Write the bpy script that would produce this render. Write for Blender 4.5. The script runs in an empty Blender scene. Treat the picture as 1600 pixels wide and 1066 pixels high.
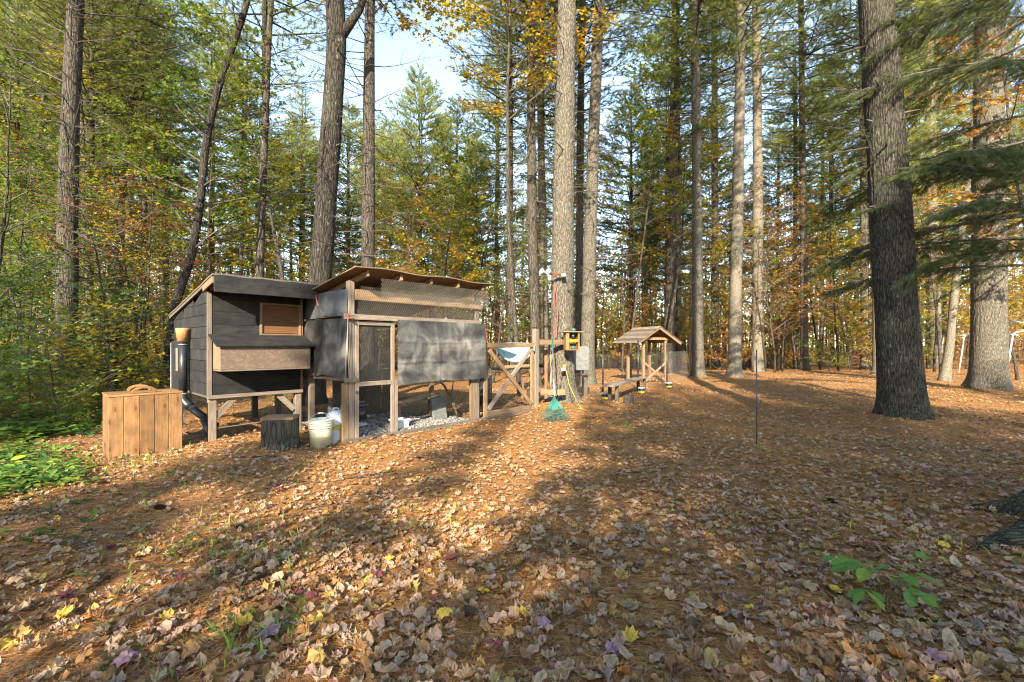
import bpy, bmesh, math, random
import numpy as np
from mathutils import Vector, Matrix, Quaternion

R = math.radians
sc = bpy.context.scene
C = sc.collection
rng = np.random.default_rng(7)
random.seed(7)

# ------------------------------------------------------------------ camera, world, sun, exposure
FP, CX, HY, CH = 711.0, 800.0, 540.0, 1.4       # focal length, centre column, horizon row in photograph pixels, eye height
cam_d = bpy.data.cameras.new('camera'); cam = bpy.data.objects.new('camera', cam_d); C.objects.link(cam)
cam_d.sensor_width = 36; cam_d.lens = 16.0; cam_d.shift_y = 7/1600
cam_d.clip_start = 0.05; cam_d.clip_end = 2000
cam.location = (0, 0, CH); cam.rotation_euler = (R(90), 0, 0)
sc.camera = cam

SUN_EL, SUN_AZ = 27.0, 190.0                    # azimuth clockwise from +Y
world = bpy.data.worlds.new('World'); sc.world = world; world.use_nodes = True
wn = world.node_tree; wn.nodes.clear()
sky = wn.nodes.new('ShaderNodeTexSky'); sky.sky_type = 'NISHITA'; sky.sun_disc = False
sky.sun_elevation = R(SUN_EL); sky.sun_rotation = R(SUN_AZ)
sky.air_density = 1.0; sky.dust_density = 0.25; sky.ozone_density = 2.2
bg = wn.nodes.new('ShaderNodeBackground'); bg.inputs['Strength'].default_value = 0.15
wo = wn.nodes.new('ShaderNodeOutputWorld')
wn.links.new(sky.outputs[0], bg.inputs[0]); wn.links.new(bg.outputs[0], wo.inputs[0])

sl = bpy.data.lights.new('sun', 'SUN'); sl.energy = 3.6; sl.angle = R(0.5); sl.color = (1.0, 0.94, 0.86)
sun = bpy.data.objects.new('sun', sl); C.objects.link(sun)
to_sun = Vector((math.sin(R(SUN_AZ))*math.cos(R(SUN_EL)), math.cos(R(SUN_AZ))*math.cos(R(SUN_EL)), math.sin(R(SUN_EL))))
sun.rotation_euler = (-to_sun).to_track_quat('-Z', 'Y').to_euler(); sun.location = to_sun*60

vs = sc.view_settings; vs.view_transform = 'Standard'; vs.look = 'None'; vs.gamma = 1; vs.use_curve_mapping = False
vs.exposure = 2.3
vs.use_white_balance = True; vs.white_balance_temperature = 8000; vs.white_balance_tint = 8
cy = sc.cycles
cy.max_bounces = 6; cy.diffuse_bounces = 4; cy.glossy_bounces = 2; cy.transmission_bounces = 4; cy.transparent_max_bounces = 4
cy.filter_width = 1.15; cy.use_denoising = True; cy.use_adaptive_sampling = True; cy.adaptive_threshold = 0.015
cy.caustics_reflective = False; cy.caustics_refractive = False
try: cy.denoiser = 'OPENIMAGEDENOISE'; cy.denoising_input_passes = 'RGB_ALBEDO_NORMAL'
except Exception: pass

# ------------------------------------------------------------------ terrain height
MOUNDS = []
def gz(x, y):
    x = np.asarray(x, float); y = np.asarray(y, float)
    z = 0.030*np.sin(x*0.9+1.3)*np.sin(y*0.7+0.4) + 0.014*np.sin(x*2.7+y*1.9) + 0.009*np.sin(5.1*x-3.3*y)
    far = np.clip((np.hypot(x, y)-16)/30, 0, 1)
    z = z + far*0.5*(np.sin(x*0.11+0.6)*np.sin(y*0.09+1.0))
    for mx, my, h, r in MOUNDS:
        z = z + h*np.exp(-((x-mx)**2+(y-my)**2)/(r*r))
    return z
def g1(x, y): return float(gz(x, y))
def G(px, py):
    d = CH*FP/(py-HY); x = (px-CX)/FP*d
    return Vector((x, d, g1(x, d)))
def P(px, py, d): return Vector(((px-CX)/FP*d, d, CH+(HY-py)/FP*d))

# ------------------------------------------------------------------ mesh helpers
class Acc:
    def __init__(s): s.v = []; s.t = []; s.q = []; s.a = []; s.c = []; s.n = 0
    def add(s, V, T=None, Q=None, m=0, a=0.5, c=None):
        V = np.asarray(V, float).reshape(-1, 3)
        if T is not None and len(T): s.t.append((np.asarray(T, int).reshape(-1, 3)+s.n, m))
        if Q is not None and len(Q): s.q.append((np.asarray(Q, int).reshape(-1, 4)+s.n, m))
        s.v.append(V); s.a.append(np.broadcast_to(np.asarray(a, float), (len(V),)))
        s.c.append(np.broadcast_to(np.asarray(c if c is not None else (.5, .5, .5), float), (len(V), 3)))
        s.n += len(V)
    def mesh(s, name, mats, smooth=()):
        V = np.concatenate(s.v); me = bpy.data.meshes.new(name)
        loops = []; starts = []; tot = []; mi = []; pos = 0
        for lst, k in ((s.t, 3), (s.q, 4)):
            for F, m in lst:
                loops.append(F.ravel()); n = len(F)
                starts.append(pos+np.arange(n)*k); tot.append(np.full(n, k)); mi.append(np.full(n, m)); pos += n*k
        loops = np.concatenate(loops).astype(np.int32); starts = np.concatenate(starts).astype(np.int32)
        tot = np.concatenate(tot).astype(np.int32); mi = np.concatenate(mi).astype(np.int32)
        me.vertices.add(len(V)); me.vertices.foreach_set('co', V.astype(np.float32).ravel())
        me.loops.add(len(loops)); me.loops.foreach_set('vertex_index', loops)
        me.polygons.add(len(starts)); me.polygons.foreach_set('loop_start', starts)
        try: me.polygons.foreach_set('loop_total', tot)
        except Exception: pass
        me.polygons.foreach_set('material_index', mi)
        me.polygons.foreach_set('use_smooth', np.isin(mi, list(smooth)))
        at = me.attributes.new('rnd', 'FLOAT', 'POINT'); at.data.foreach_set('value', np.concatenate(s.a).astype(np.float32))
        cc = np.concatenate(s.c); cc = np.hstack([cc, np.ones((len(cc), 1))]).astype(np.float32)
        at = me.attributes.new('Col', 'FLOAT_COLOR', 'POINT'); at.data.foreach_set('color', cc.ravel())
        me.update(calc_edges=True); me.validate()
        for m in mats: me.materials.append(m)
        return me

def tube(acc, pts, rad, n=6, m=0, a=0.5, cap=True, rfun=None, c=None):
    pts = np.asarray(pts, float); k = len(pts)
    rad = np.broadcast_to(np.asarray(rad, float), (k,))
    T = np.gradient(pts, axis=0); T /= np.linalg.norm(T, axis=1)[:, None]+1e-12
    ref = np.array([0, 0, 1.0]) if abs(T[0][2]) < 0.9 else np.array([1.0, 0, 0])
    U = np.empty_like(T); u = ref
    for i in range(k):
        u = u-T[i]*np.dot(u, T[i]); u = u/(np.linalg.norm(u)+1e-12); U[i] = u
    W = np.cross(T, U)
    th = np.arange(n)*2*math.pi/n
    rr = rad[:, None]*np.ones((k, n))
    if rfun is not None: rr = rfun(rr, th, pts)
    V = pts[:, None, :]+rr[..., None]*(np.cos(th)[None, :, None]*U[:, None, :]+np.sin(th)[None, :, None]*W[:, None, :])
    V = V.reshape(-1, 3)
    i = np.arange(k-1)[:, None]; j = np.arange(n)[None, :]; j2 = (j+1) % n
    Q = np.stack([(i*n+j), (i*n+j2), ((i+1)*n+j2), ((i+1)*n+j)], -1).reshape(-1, 4)
    Tt = []
    if cap:
        V = np.vstack([V, pts[0], pts[-1]]); b = k*n
        for jj in range(n):
            Tt.append((b, (jj+1) % n, jj)); Tt.append((b+1, (k-1)*n+jj, (k-1)*n+(jj+1) % n))
    acc.add(V, Tt, Q, m, a, c)

def place(acc, tv, tt, X, N, pos, size, m=0, a=None, c=None, wide=None):
    """copies of a small template: X forward axis, N normal, per copy"""
    X = X/(np.linalg.norm(X, axis=1)[:, None]+1e-9)
    Y = np.cross(N, X); Y /= np.linalg.norm(Y, axis=1)[:, None]+1e-9
    Z = np.cross(X, Y); n = len(pos); k = len(tv)
    w = size if wide is None else wide
    V = pos[:, None, :]+tv[None, :, 0, None]*X[:, None, :]*size[:, None, None]+tv[None, :, 1, None]*Y[:, None, :]*w[:, None, None]+tv[None, :, 2, None]*Z[:, None, :]*size[:, None, None]
    T = tt[None]+(np.arange(n)*k)[:, None, None]
    if a is None: a = rng.random(n)
    A = np.repeat(a, k)
    Cc = None if c is None else np.repeat(c, k, axis=0)
    acc.add(V.reshape(-1, 3), T.reshape(-1, 3), None, m, A, Cc)

def rand_dirs(n, up=0.0, spread=1.0):
    v = rng.normal(size=(n, 3))*spread; v[:, 2] += up
    return v/np.linalg.norm(v, axis=1)[:, None]

# ------------------------------------------------------------------ scene object helpers
def tag(o, label=None, cat=None, group=None, kind=None):
    if label: o['label'] = label
    if cat: o['category'] = cat
    if group: o['group'] = group
    if kind: o['kind'] = kind
    return o
def empty(name, loc, rz=0.0, label=None, cat=None, group=None):
    o = bpy.data.objects.new(name, None); C.objects.link(o); o.empty_display_size = 0.2
    o.location = loc; o.rotation_euler = (0, 0, rz)
    return tag(o, label, cat, group)
def obj(name, me, parent=None, loc=None):
    o = bpy.data.objects.new(name, me); C.objects.link(o)
    if parent is not None: o.parent = parent
    if loc is not None: o.location = loc
    return o
def copy_tree(o, parent=None):
    c = o.copy(); C.objects.link(c)
    if parent is not None: c.parent = parent
    for ch in o.children: copy_tree(ch, c)
    return c
def recolour(o, m):
    for i, s_ in enumerate(o.material_slots):
        if s_.material and s_.material.name.startswith('leaf_'):
            s_.link = 'OBJECT'; s_.material = m

def bevel_box_mesh(name, lx, ly, lz, mat, bev=0.004, wob=0.0, seg=1):
    bm = bmesh.new(); bmesh.ops.create_cube(bm, size=1.0)
    for v in bm.verts: v.co = Vector((v.co.x*lx, v.co.y*ly, v.co.z*lz))
    b = min(bev, 0.3*min(lx, ly, lz))
    if b > 0: bmesh.ops.bevel(bm, geom=bm.edges[:], offset=b, segments=seg, affect='EDGES', profile=0.5)
    if wob:
        for v in bm.verts: v.co += Vector((random.uniform(-wob, wob), random.uniform(-wob, wob), random.uniform(-wob, wob)))
    me = bpy.data.meshes.new(name); bm.to_mesh(me); bm.free(); me.materials.append(mat)
    return me
def beam(parent, name, p0, p1, w, h, mat, up=(0, 0, 1), bev=0.004, wob=0.0015, label=None):
    """a squared timber from p0 to p1 (its axis); w across, h along 'up'; grain runs along local X"""
    p0 = Vector(p0); p1 = Vector(p1); d = p1-p0; L = d.length; x = d.normalized(); upv = Vector(up)
    if abs(x.dot(upv)) > 0.98: upv = Vector((0, 1, 0))
    y = upv.cross(x).normalized(); z = x.cross(y)
    o = obj(name, bevel_box_mesh(name, L, w, h, mat, bev, wob), parent)
    M = Matrix((x, y, z)).transposed().to_4x4(); M.translation = (p0+p1)/2
    o.matrix_local = M
    if label: o['label'] = label
    return o
def box(parent, name, lo, hi, mat, bev=0.004, label=None, axis='x'):
    """axis aligned box with its grain along the given axis"""
    lo = Vector(lo); hi = Vector(hi); c = (lo+hi)/2; s = hi-lo
    if axis == 'x': a, b, w, h, up = Vector((lo.x, c.y, c.z)), Vector((hi.x, c.y, c.z)), s.y, s.z, (0, 0, 1)
    elif axis == 'y': a, b, w, h, up = Vector((c.x, lo.y, c.z)), Vector((c.x, hi.y, c.z)), s.x, s.z, (0, 0, 1)
    else: a, b, w, h, up = Vector((c.x, c.y, lo.z)), Vector((c.x, c.y, hi.z)), s.x, s.y, (0, 1, 0)
    return beam(parent, name, a, b, w, h, mat, up, bev, 0.001, label)
def tube_obj(parent, name, pts, rad, mat, n=10, label=None, smooth=True):
    a = Acc(); tube(a, [tuple(p) for p in pts], rad, n)
    o = obj(name, a.mesh(name, [mat], smooth=(0,) if smooth else ()), parent)
    if label: o['label'] = label
    return o
def lathe(parent, name, prof, mat, n=28, loc=(0, 0, 0), smooth=True):
    a = Acc(); k = len(prof); th = np.arange(n)*2*math.pi/n
    V = np.array([[r*math.cos(t), r*math.sin(t), z] for r, z in prof for t in th])
    i = np.arange(k-1)[:, None]; j = np.arange(n)[None, :]
    Q = np.stack([i*n+j, i*n+(j+1) % n, (i+1)*n+(j+1) % n, (i+1)*n+j], -1).reshape(-1, 4)
    a.add(V, None, Q); o = obj(name, a.mesh(name, [mat], smooth=(0,) if smooth else ()), parent); o.location = loc
    return o
def prism(parent, name, poly, y0, y1, mat, plane='xz', label=None):
    """extruded polygon; poly in the named plane"""
    n = len(poly); V = []
    for t in (y0, y1):
        for a, b in poly: V.append({'xz': (a, t, b), 'yz': (t, a, b), 'xy': (a, b, t)}[plane])
    me = bpy.data.meshes.new(name)
    F = [tuple(range(n)), tuple(range(2*n-1, n-1, -1))]+[(i, i+n, (i+1) % n+n, (i+1) % n) for i in range(n)]
    me.from_pydata(V, [], F); bm = bmesh.new(); bm.from_mesh(me); bmesh.ops.recalc_face_normals(bm, faces=bm.faces[:])
    bmesh.ops.bevel(bm, geom=bm.edges[:], offset=0.002, segments=1, affect='EDGES'); bm.to_mesh(me); bm.free()
    me.materials.append(mat); o = obj(name, me, parent)
    if label: o['label'] = label
    return o

# ------------------------------------------------------------------ materials
def new_mat(name):
    m = bpy.data.materials.new(name); m.use_nodes = True; nt = m.node_tree; nt.nodes.clear()
    out = nt.nodes.new('ShaderNodeOutputMaterial'); b = nt.nodes.new('ShaderNodeBsdfPrincipled')
    nt.links.new(b.outputs[0], out.inputs[0]); return m, nt, b, out
def nd(nt, t, **kw):
    n = nt.nodes.new(t)
    for k, v in kw.items():
        if k in n.inputs: n.inputs[k].default_value = v
        else: setattr(n, k, v)
    return n
def ramp(nt, fac, stops, interp='LINEAR'):
    r = nt.nodes.new('ShaderNodeValToRGB'); r.color_ramp.interpolation = interp; e = r.color_ramp.elements
    while len(e) < len(stops): e.new(0.5)
    for i, (p, c) in enumerate(stops): e[i].position = p; e[i].color = (*c, 1) if len(c) == 3 else c
    nt.links.new(fac, r.inputs[0]); return r.outputs[0]
def mapped(nt, scale=(1, 1, 1), coord='Object', rot=(0, 0, 0)):
    tc = nt.nodes.new('ShaderNodeTexCoord'); mp = nt.nodes.new('ShaderNodeMapping')
    mp.inputs['Scale'].default_value = scale; mp.inputs['Rotation'].default_value = rot
    nt.links.new(tc.outputs[coord], mp.inputs[0]); return mp.outputs[0]
def mixc(nt, f, a, b, mode='MIX'):
    m = nt.nodes.new('ShaderNodeMix'); m.data_type = 'RGBA'; m.blend_type = mode
    for s_, v in ((m.inputs[0], f), (m.inputs[6], a), (m.inputs[7], b)):
        if hasattr(v, 'links') or isinstance(v, bpy.types.NodeSocket): nt.links.new(v, s_)
        elif isinstance(v, (int, float)): s_.default_value = v
        else: s_.default_value = (*v, 1)
    return m.outputs[2]
def bump(nt, b, h, strength=0.5, dist=0.01):
    bp = nd(nt, 'ShaderNodeBump'); bp.inputs['Strength'].default_value = strength; bp.inputs['Distance'].default_value = dist
    nt.links.new(h, bp.inputs['Height']); nt.links.new(bp.outputs[0], b.inputs['Normal'])
def rnd_vec(nt, vec):
    """shift texture space per object so that copies do not show the same grain"""
    oi = nt.nodes.new('ShaderNodeObjectInfo'); mu = nd(nt, 'ShaderNodeMath', operation='MULTIPLY'); mu.inputs[1].default_value = 37.0
    nt.links.new(oi.outputs['Random'], mu.inputs[0]); ad = nd(nt, 'ShaderNodeVectorMath', operation='ADD')
    nt.links.new(vec, ad.inputs[0]); nt.links.new(mu.outputs[0], ad.inputs[1]); return ad.outputs[0], oi.outputs['Random']

def wood(name, c0, c1, dirt=(0.06, 0.05, 0.04), dirt_amt=0.35, rough=0.8, knots=False, plate=False):
    m, nt, b, o = new_mat(name)
    v, rr = rnd_vec(nt, mapped(nt, (1.5, 22, 22)))
    n1 = nd(nt, 'ShaderNodeTexNoise', Scale=2.2, Detail=6.0, Roughness=0.6, Distortion=0.6); nt.links.new(v, n1.inputs['Vector'])
    col = ramp(nt, n1.outputs[0], [(0.3, c0), (0.7, c1)])
    v2, _ = rnd_vec(nt, mapped(nt, (1, 1, 1)))
    n2 = nd(nt, 'ShaderNodeTexNoise', Scale=5.0, Detail=5.0, Roughness=0.65); nt.links.new(v2, n2.inputs['Vector'])
    f = ramp(nt, n2.outputs[0], [(0.42, (0, 0, 0)), (0.75, (dirt_amt,)*3)])
    col = mixc(nt, f, col, dirt)
    if knots:
        v3, _ = rnd_vec(nt, mapped(nt, (2.2, 6.5, 6.5)))
        vo = nd(nt, 'ShaderNodeTexVoronoi', Scale=1.0); vo.voronoi_dimensions = '2D'; nt.links.new(v3, vo.inputs['Vector'])
        k = ramp(nt, vo.outputs['Distance'], [(0.0, (.9, .9, .9)), (0.07, (0.6, 0.6, 0.6)), (0.11, (0.1,)*3), (0.15, (0.35, 0.35, 0.35)), (0.20, (0, 0, 0)), (0.24, (.2,)*3), (0.3, (0, 0, 0))])
        col = mixc(nt, k, col, (c0[0]*0.35, c0[1]*0.3, c0[2]*0.25))
    mr = nd(nt, 'ShaderNodeMapRange'); mr.inputs[3].default_value = 0.75; mr.inputs[4].default_value = 1.2; nt.links.new(rr, mr.inputs[0])
    sc_ = nd(nt, 'ShaderNodeVectorMath', operation='SCALE'); nt.links.new(col, sc_.inputs[0]); nt.links.new(mr.outputs[0], sc_.inputs['Scale'])
    nt.links.new(sc_.outputs[0], b.inputs['Base Color']); b.inputs['Roughness'].default_value = rough
    b.inputs['Specular IOR Level'].default_value = 0.25
    bump(nt, b, n1.outputs[0], 0.35, 0.004); return m
def plain(name, c, rough=0.6, metal=0.0, var=0.12, scale=12.0, bmp=0.1, spec=0.5):
    m, nt, b, o = new_mat(name); v = mapped(nt)
    n1 = nd(nt, 'ShaderNodeTexNoise', Scale=scale, Detail=5.0, Roughness=0.6); nt.links.new(v, n1.inputs['Vector'])
    lo = tuple(x*(1-var*2) for x in c); hi = tuple(min(1, x*(1+var)) for x in c)
    nt.links.new(ramp(nt, n1.outputs[0], [(0.3, lo), (0.7, hi)]), b.inputs['Base Color'])
    b.inputs['Roughness'].default_value = rough; b.inputs['Metallic'].default_value = metal; b.inputs['Specular IOR Level'].default_value = spec
    if bmp: bump(nt, b, n1.outputs[0], bmp, 0.01)
    return m
def bark(name, dark, light, sx=9.0, sz=1.6, lichen=0.35, depth=0.03, vec=None):
    m, nt, b, o = new_mat(name); v, rr = rnd_vec(nt, mapped(nt, vec or (sx, sx, sz)))
    wv = nd(nt, 'ShaderNodeTexNoise', Scale=1.3, Detail=3.0); nt.links.new(v, wv.inputs['Vector'])
    ad = nd(nt, 'ShaderNodeVectorMath', operation='ADD'); nt.links.new(v, ad.inputs[0]); nt.links.new(wv.outputs['Color'], ad.inputs[1])
    vo = nd(nt, 'ShaderNodeTexVoronoi', Scale=1.5, feature='DISTANCE_TO_EDGE'); nt.links.new(ad.outputs[0], vo.inputs['Vector'])
    n1 = nd(nt, 'ShaderNodeTexNoise', Scale=3.0, Detail=8.0, Roughness=0.7); nt.links.new(v, n1.inputs['Vector'])
    plates = ramp(nt, vo.outputs['Distance'], [(0.0, (0, 0, 0)), (0.09, (0.55,)*3), (0.4, (1, 1, 1))])
    hsum = nd(nt, 'ShaderNodeMath', operation='MULTIPLY_ADD'); hsum.inputs[1].default_value = 0.45
    nt.links.new(n1.outputs[0], hsum.inputs[0]); nt.links.new(plates, hsum.inputs[2])
    col = ramp(nt, hsum.outputs[0], [(0.15, tuple(x*0.5 for x in dark)), (0.5, dark), (1.0, light)])
    v2 = mapped(nt, (1, 1, 0.35)); n2 = nd(nt, 'ShaderNodeTexNoise', Scale=2.4, Detail=6.0, Roughness=0.7); nt.links.new(v2, n2.inputs['Vector'])
    f = ramp(nt, n2.outputs[0], [(0.52, (0, 0, 0)), (0.7, (lichen,)*3)])
    col = mixc(nt, f, col, (0.10, 0.115, 0.07))
    n3 = nd(nt, 'ShaderNodeTexNoise', Scale=14.0, Detail=2.0); nt.links.new(mapped(nt, (1, 1, 0.6)), n3.inputs['Vector'])
    f3 = ramp(nt, n3.outputs[0], [(0.66, (0, 0, 0)), (0.72, (0.5,)*3)])
    col = mixc(nt, f3, col, (0.22, 0.22, 0.19))
    nt.links.new(col, b.inputs['Base Color']); b.inputs['Roughness'].default_value = 0.92; b.inputs['Specular IOR Level'].default_value = 0.15
    bump(nt, b, hsum.outputs[0], 0.9, depth); return m
def leafmat(name, stops, trans=0.4, rough=0.6, attr='rnd'):
    m, nt, b, out = new_mat('leaf_'+name)
    at = nd(nt, 'ShaderNodeAttribute'); at.attribute_name = attr
    if attr == 'rnd':
        oi = nt.nodes.new('ShaderNodeObjectInfo'); ad = nd(nt, 'ShaderNodeMath', operation='MULTIPLY_ADD'); ad.inputs[1].default_value = 0.22
        sb = nd(nt, 'ShaderNodeMath', operation='SUBTRACT'); sb.inputs[1].default_value = 0.11
        nt.links.new(oi.outputs['Random'], ad.inputs[0]); nt.links.new(at.outputs['Fac'], ad.inputs[2]); nt.links.new(ad.outputs[0], sb.inputs[0])
        col = ramp(nt, sb.outputs[0], stops)
    else: col = at.outputs['Color']
    nz = nd(nt, 'ShaderNodeTexNoise', Scale=45.0 if attr != 'rnd' else 9.0, Detail=3.0); nt.links.new(mapped(nt), nz.inputs['Vector'])
    k = ramp(nt, nz.outputs[0], [(0.3, (0.72,)*3), (0.7, (1.12,)*3)])
    col = mixc(nt, 1.0, col, k, 'MULTIPLY')
    nt.links.new(col, b.inputs['Base Color']); b.inputs['Roughness'].default_value = rough; b.inputs['Specular IOR Level'].default_value = 0.3
    tr = nd(nt, 'ShaderNodeBsdfTranslucent'); nt.links.new(col, tr.inputs[0])
    mx = nd(nt, 'ShaderNodeMixShader'); mx.inputs[0].default_value = trans
    nt.links.new(b.outputs[0], mx.inputs[1]); nt.links.new(tr.outputs[0], mx.inputs[2]); nt.links.new(mx.outputs[0], out.inputs[0])
    return m

M = {}
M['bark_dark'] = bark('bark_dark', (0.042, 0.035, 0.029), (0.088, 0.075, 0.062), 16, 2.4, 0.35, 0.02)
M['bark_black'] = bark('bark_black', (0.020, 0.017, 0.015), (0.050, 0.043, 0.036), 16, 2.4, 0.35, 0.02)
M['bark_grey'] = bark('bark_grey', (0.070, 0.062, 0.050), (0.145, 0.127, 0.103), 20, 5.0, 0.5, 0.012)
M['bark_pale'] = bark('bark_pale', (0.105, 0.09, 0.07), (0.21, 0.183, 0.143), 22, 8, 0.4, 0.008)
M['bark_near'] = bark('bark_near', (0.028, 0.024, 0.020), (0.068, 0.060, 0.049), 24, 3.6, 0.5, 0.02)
M['twig'] = plain('twig', (0.10, 0.083, 0.066), 0.9, 0, 0.2, 6, 0.0)
M['pine'] = leafmat('pine', [(0.0, (0.065, 0.095, 0.028)), (0.5, (0.14, 0.175, 0.038)), (0.85, (0.22, 0.23, 0.055)), (1.0, (0.36, 0.26, 0.07))], 0.5)
M['pine_light'] = leafmat('pine_light', [(0.0, (0.15, 0.20, 0.05)), (0.6, (0.32, 0.36, 0.09)), (1.0, (0.50, 0.44, 0.14))], 0.5)
M['hemlock'] = leafmat('hemlock', [(0.0, (0.034, 0.052, 0.016)), (0.6, (0.070, 0.095, 0.024)), (1.0, (0.16, 0.15, 0.045))], 0.4)
M['green'] = leafmat('green', [(0.0, (0.07, 0.13, 0.02)), (0.5, (0.15, 0.22, 0.025)), (0.9, (0.30, 0.33, 0.04)), (1.0, (0.46, 0.36, 0.04))], 0.5)
M['plant'] = leafmat('plant', [(0.0, (0.07, 0.18, 0.05)), (0.6, (0.16, 0.30, 0.055)), (1.0, (0.40, 0.44, 0.06))], 0.45, 0.45)
M['yellow'] = leafmat('yellow', [(0.0, (0.20, 0.24, 0.03)), (0.4, (0.44, 0.36, 0.04)), (0.8, (0.60, 0.39, 0.04)), (1.0, (0.50, 0.22, 0.04))], 0.55)
M['orange'] = leafmat('orange', [(0.0, (0.45, 0.32, 0.05)), (0.5, (0.54, 0.28, 0.04)), (1.0, (0.42, 0.14, 0.04))], 0.5)
M['tanleaf'] = leafmat('tan', [(0.0, (0.26, 0.17, 0.08)), (0.6, (0.38, 0.22, 0.10)), (1.0, (0.46, 0.24, 0.07))], 0.4)
M['red'] = leafmat('red', [(0.0, (0.16, 0.14, 0.02)), (0.35, (0.26, 0.05, 0.03)), (1.0, (0.34, 0.035, 0.03))], 0.5)
M['litter'] = leafmat('litter', None, 0.15, 0.75, 'Col')
M['ivory'] = plain('ivory', (0.55, 0.5, 0.42))
M['wood_grey'] = wood('wood_grey', (0.13, 0.10, 0.078), (0.26, 0.21, 0.17))
M['wood_tan'] = wood('wood_tan', (0.16, 0.095, 0.052), (0.27, 0.175, 0.10), dirt_amt=0.6)
M['wood_new'] = wood('wood_new', (0.19, 0.093, 0.038), (0.32, 0.175, 0.078), dirt=(0.09, 0.055, 0.032), dirt_amt=0.75, rough=0.6, knots=True)
M['wood_ply'] = wood('wood_ply', (0.15, 0.092, 0.057), (0.26, 0.172, 0.11), dirt_amt=0.3)
M['wood_brown'] = wood('wood_brown', (0.11, 0.048, 0.02), (0.20, 0.095, 0.04), dirt_amt=0.3)
M['wood_old'] = wood('wood_old', (0.075, 0.062, 0.048), (0.155, 0.13, 0.105), dirt_amt=0.6)
M['wood_dark'] = wood('wood_dark', (0.05, 0.045, 0.04), (0.11, 0.095, 0.08), dirt_amt=0.5)
M['black_paint'] = wood('black_paint', (0.008, 0.009, 0.010), (0.024, 0.024, 0.025), dirt=(0.07, 0.066, 0.056), dirt_amt=0.35, rough=0.85)
M['plastic_black'] = plain('plastic_black', (0.018, 0.02, 0.024), 0.35, 0, 0.2, 8, 0.0)
M['steel'] = plain('steel', (0.45, 0.45, 0.45), 0.4, 0.8, 0.15)
M['wire'] = plain('wire', (0.30, 0.29, 0.27), 0.5, 0.5, 0.1, 5, 0)
M['wire_dark'] = plain('wire_dark', (0.06, 0.06, 0.058), 0.6, 0.2, 0.1, 5, 0)
M['wire_hex'] = plain('wire_hex', (0.42, 0.38, 0.32), 0.6, 0.2, 0.1, 5, 0)
M['white_plastic'] = plain('white_plastic', (0.58, 0.60, 0.62), 0.45, 0, 0.08, 9, 0.05)
M['terracotta'] = plain('terracotta', (0.36, 0.20, 0.09), 0.7, 0, 0.12)
M['red_cord'] = plain('red_cord', (0.28, 0.06, 0.045), 0.5, 0, 0.1)
M['yellow_cord'] = plain('yellow_cord', (0.42, 0.33, 0.04), 0.5, 0, 0.1)
M['yellow_plastic'] = plain('yellow_plastic', (0.50, 0.38, 0.03), 0.5, 0, 0.1)
M['green_plastic'] = plain('green_plastic', (0.02, 0.13, 0.105), 0.4, 0, 0.15)
M['dark_green'] = plain('dark_green', (0.02, 0.09, 0.075), 0.45, 0, 0.15)
M['blue_tub'] = plain('blue_tub', (0.25, 0.42, 0.44), 0.5, 0, 0.12, 4)
M['lamp_grey'] = plain('lamp_grey', (0.27, 0.27, 0.29), 0.45, 0.3, 0.1)
M['concrete'] = plain('concrete', (0.13, 0.14, 0.14), 0.85, 0, 0.15)
M['stone'] = plain('stone', (0.26, 0.25, 0.24), 0.85, 0, 0.2, 30)
M['netting'] = plain('netting', (0.045, 0.045, 0.045), 0.8, 0, 0.2)
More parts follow.
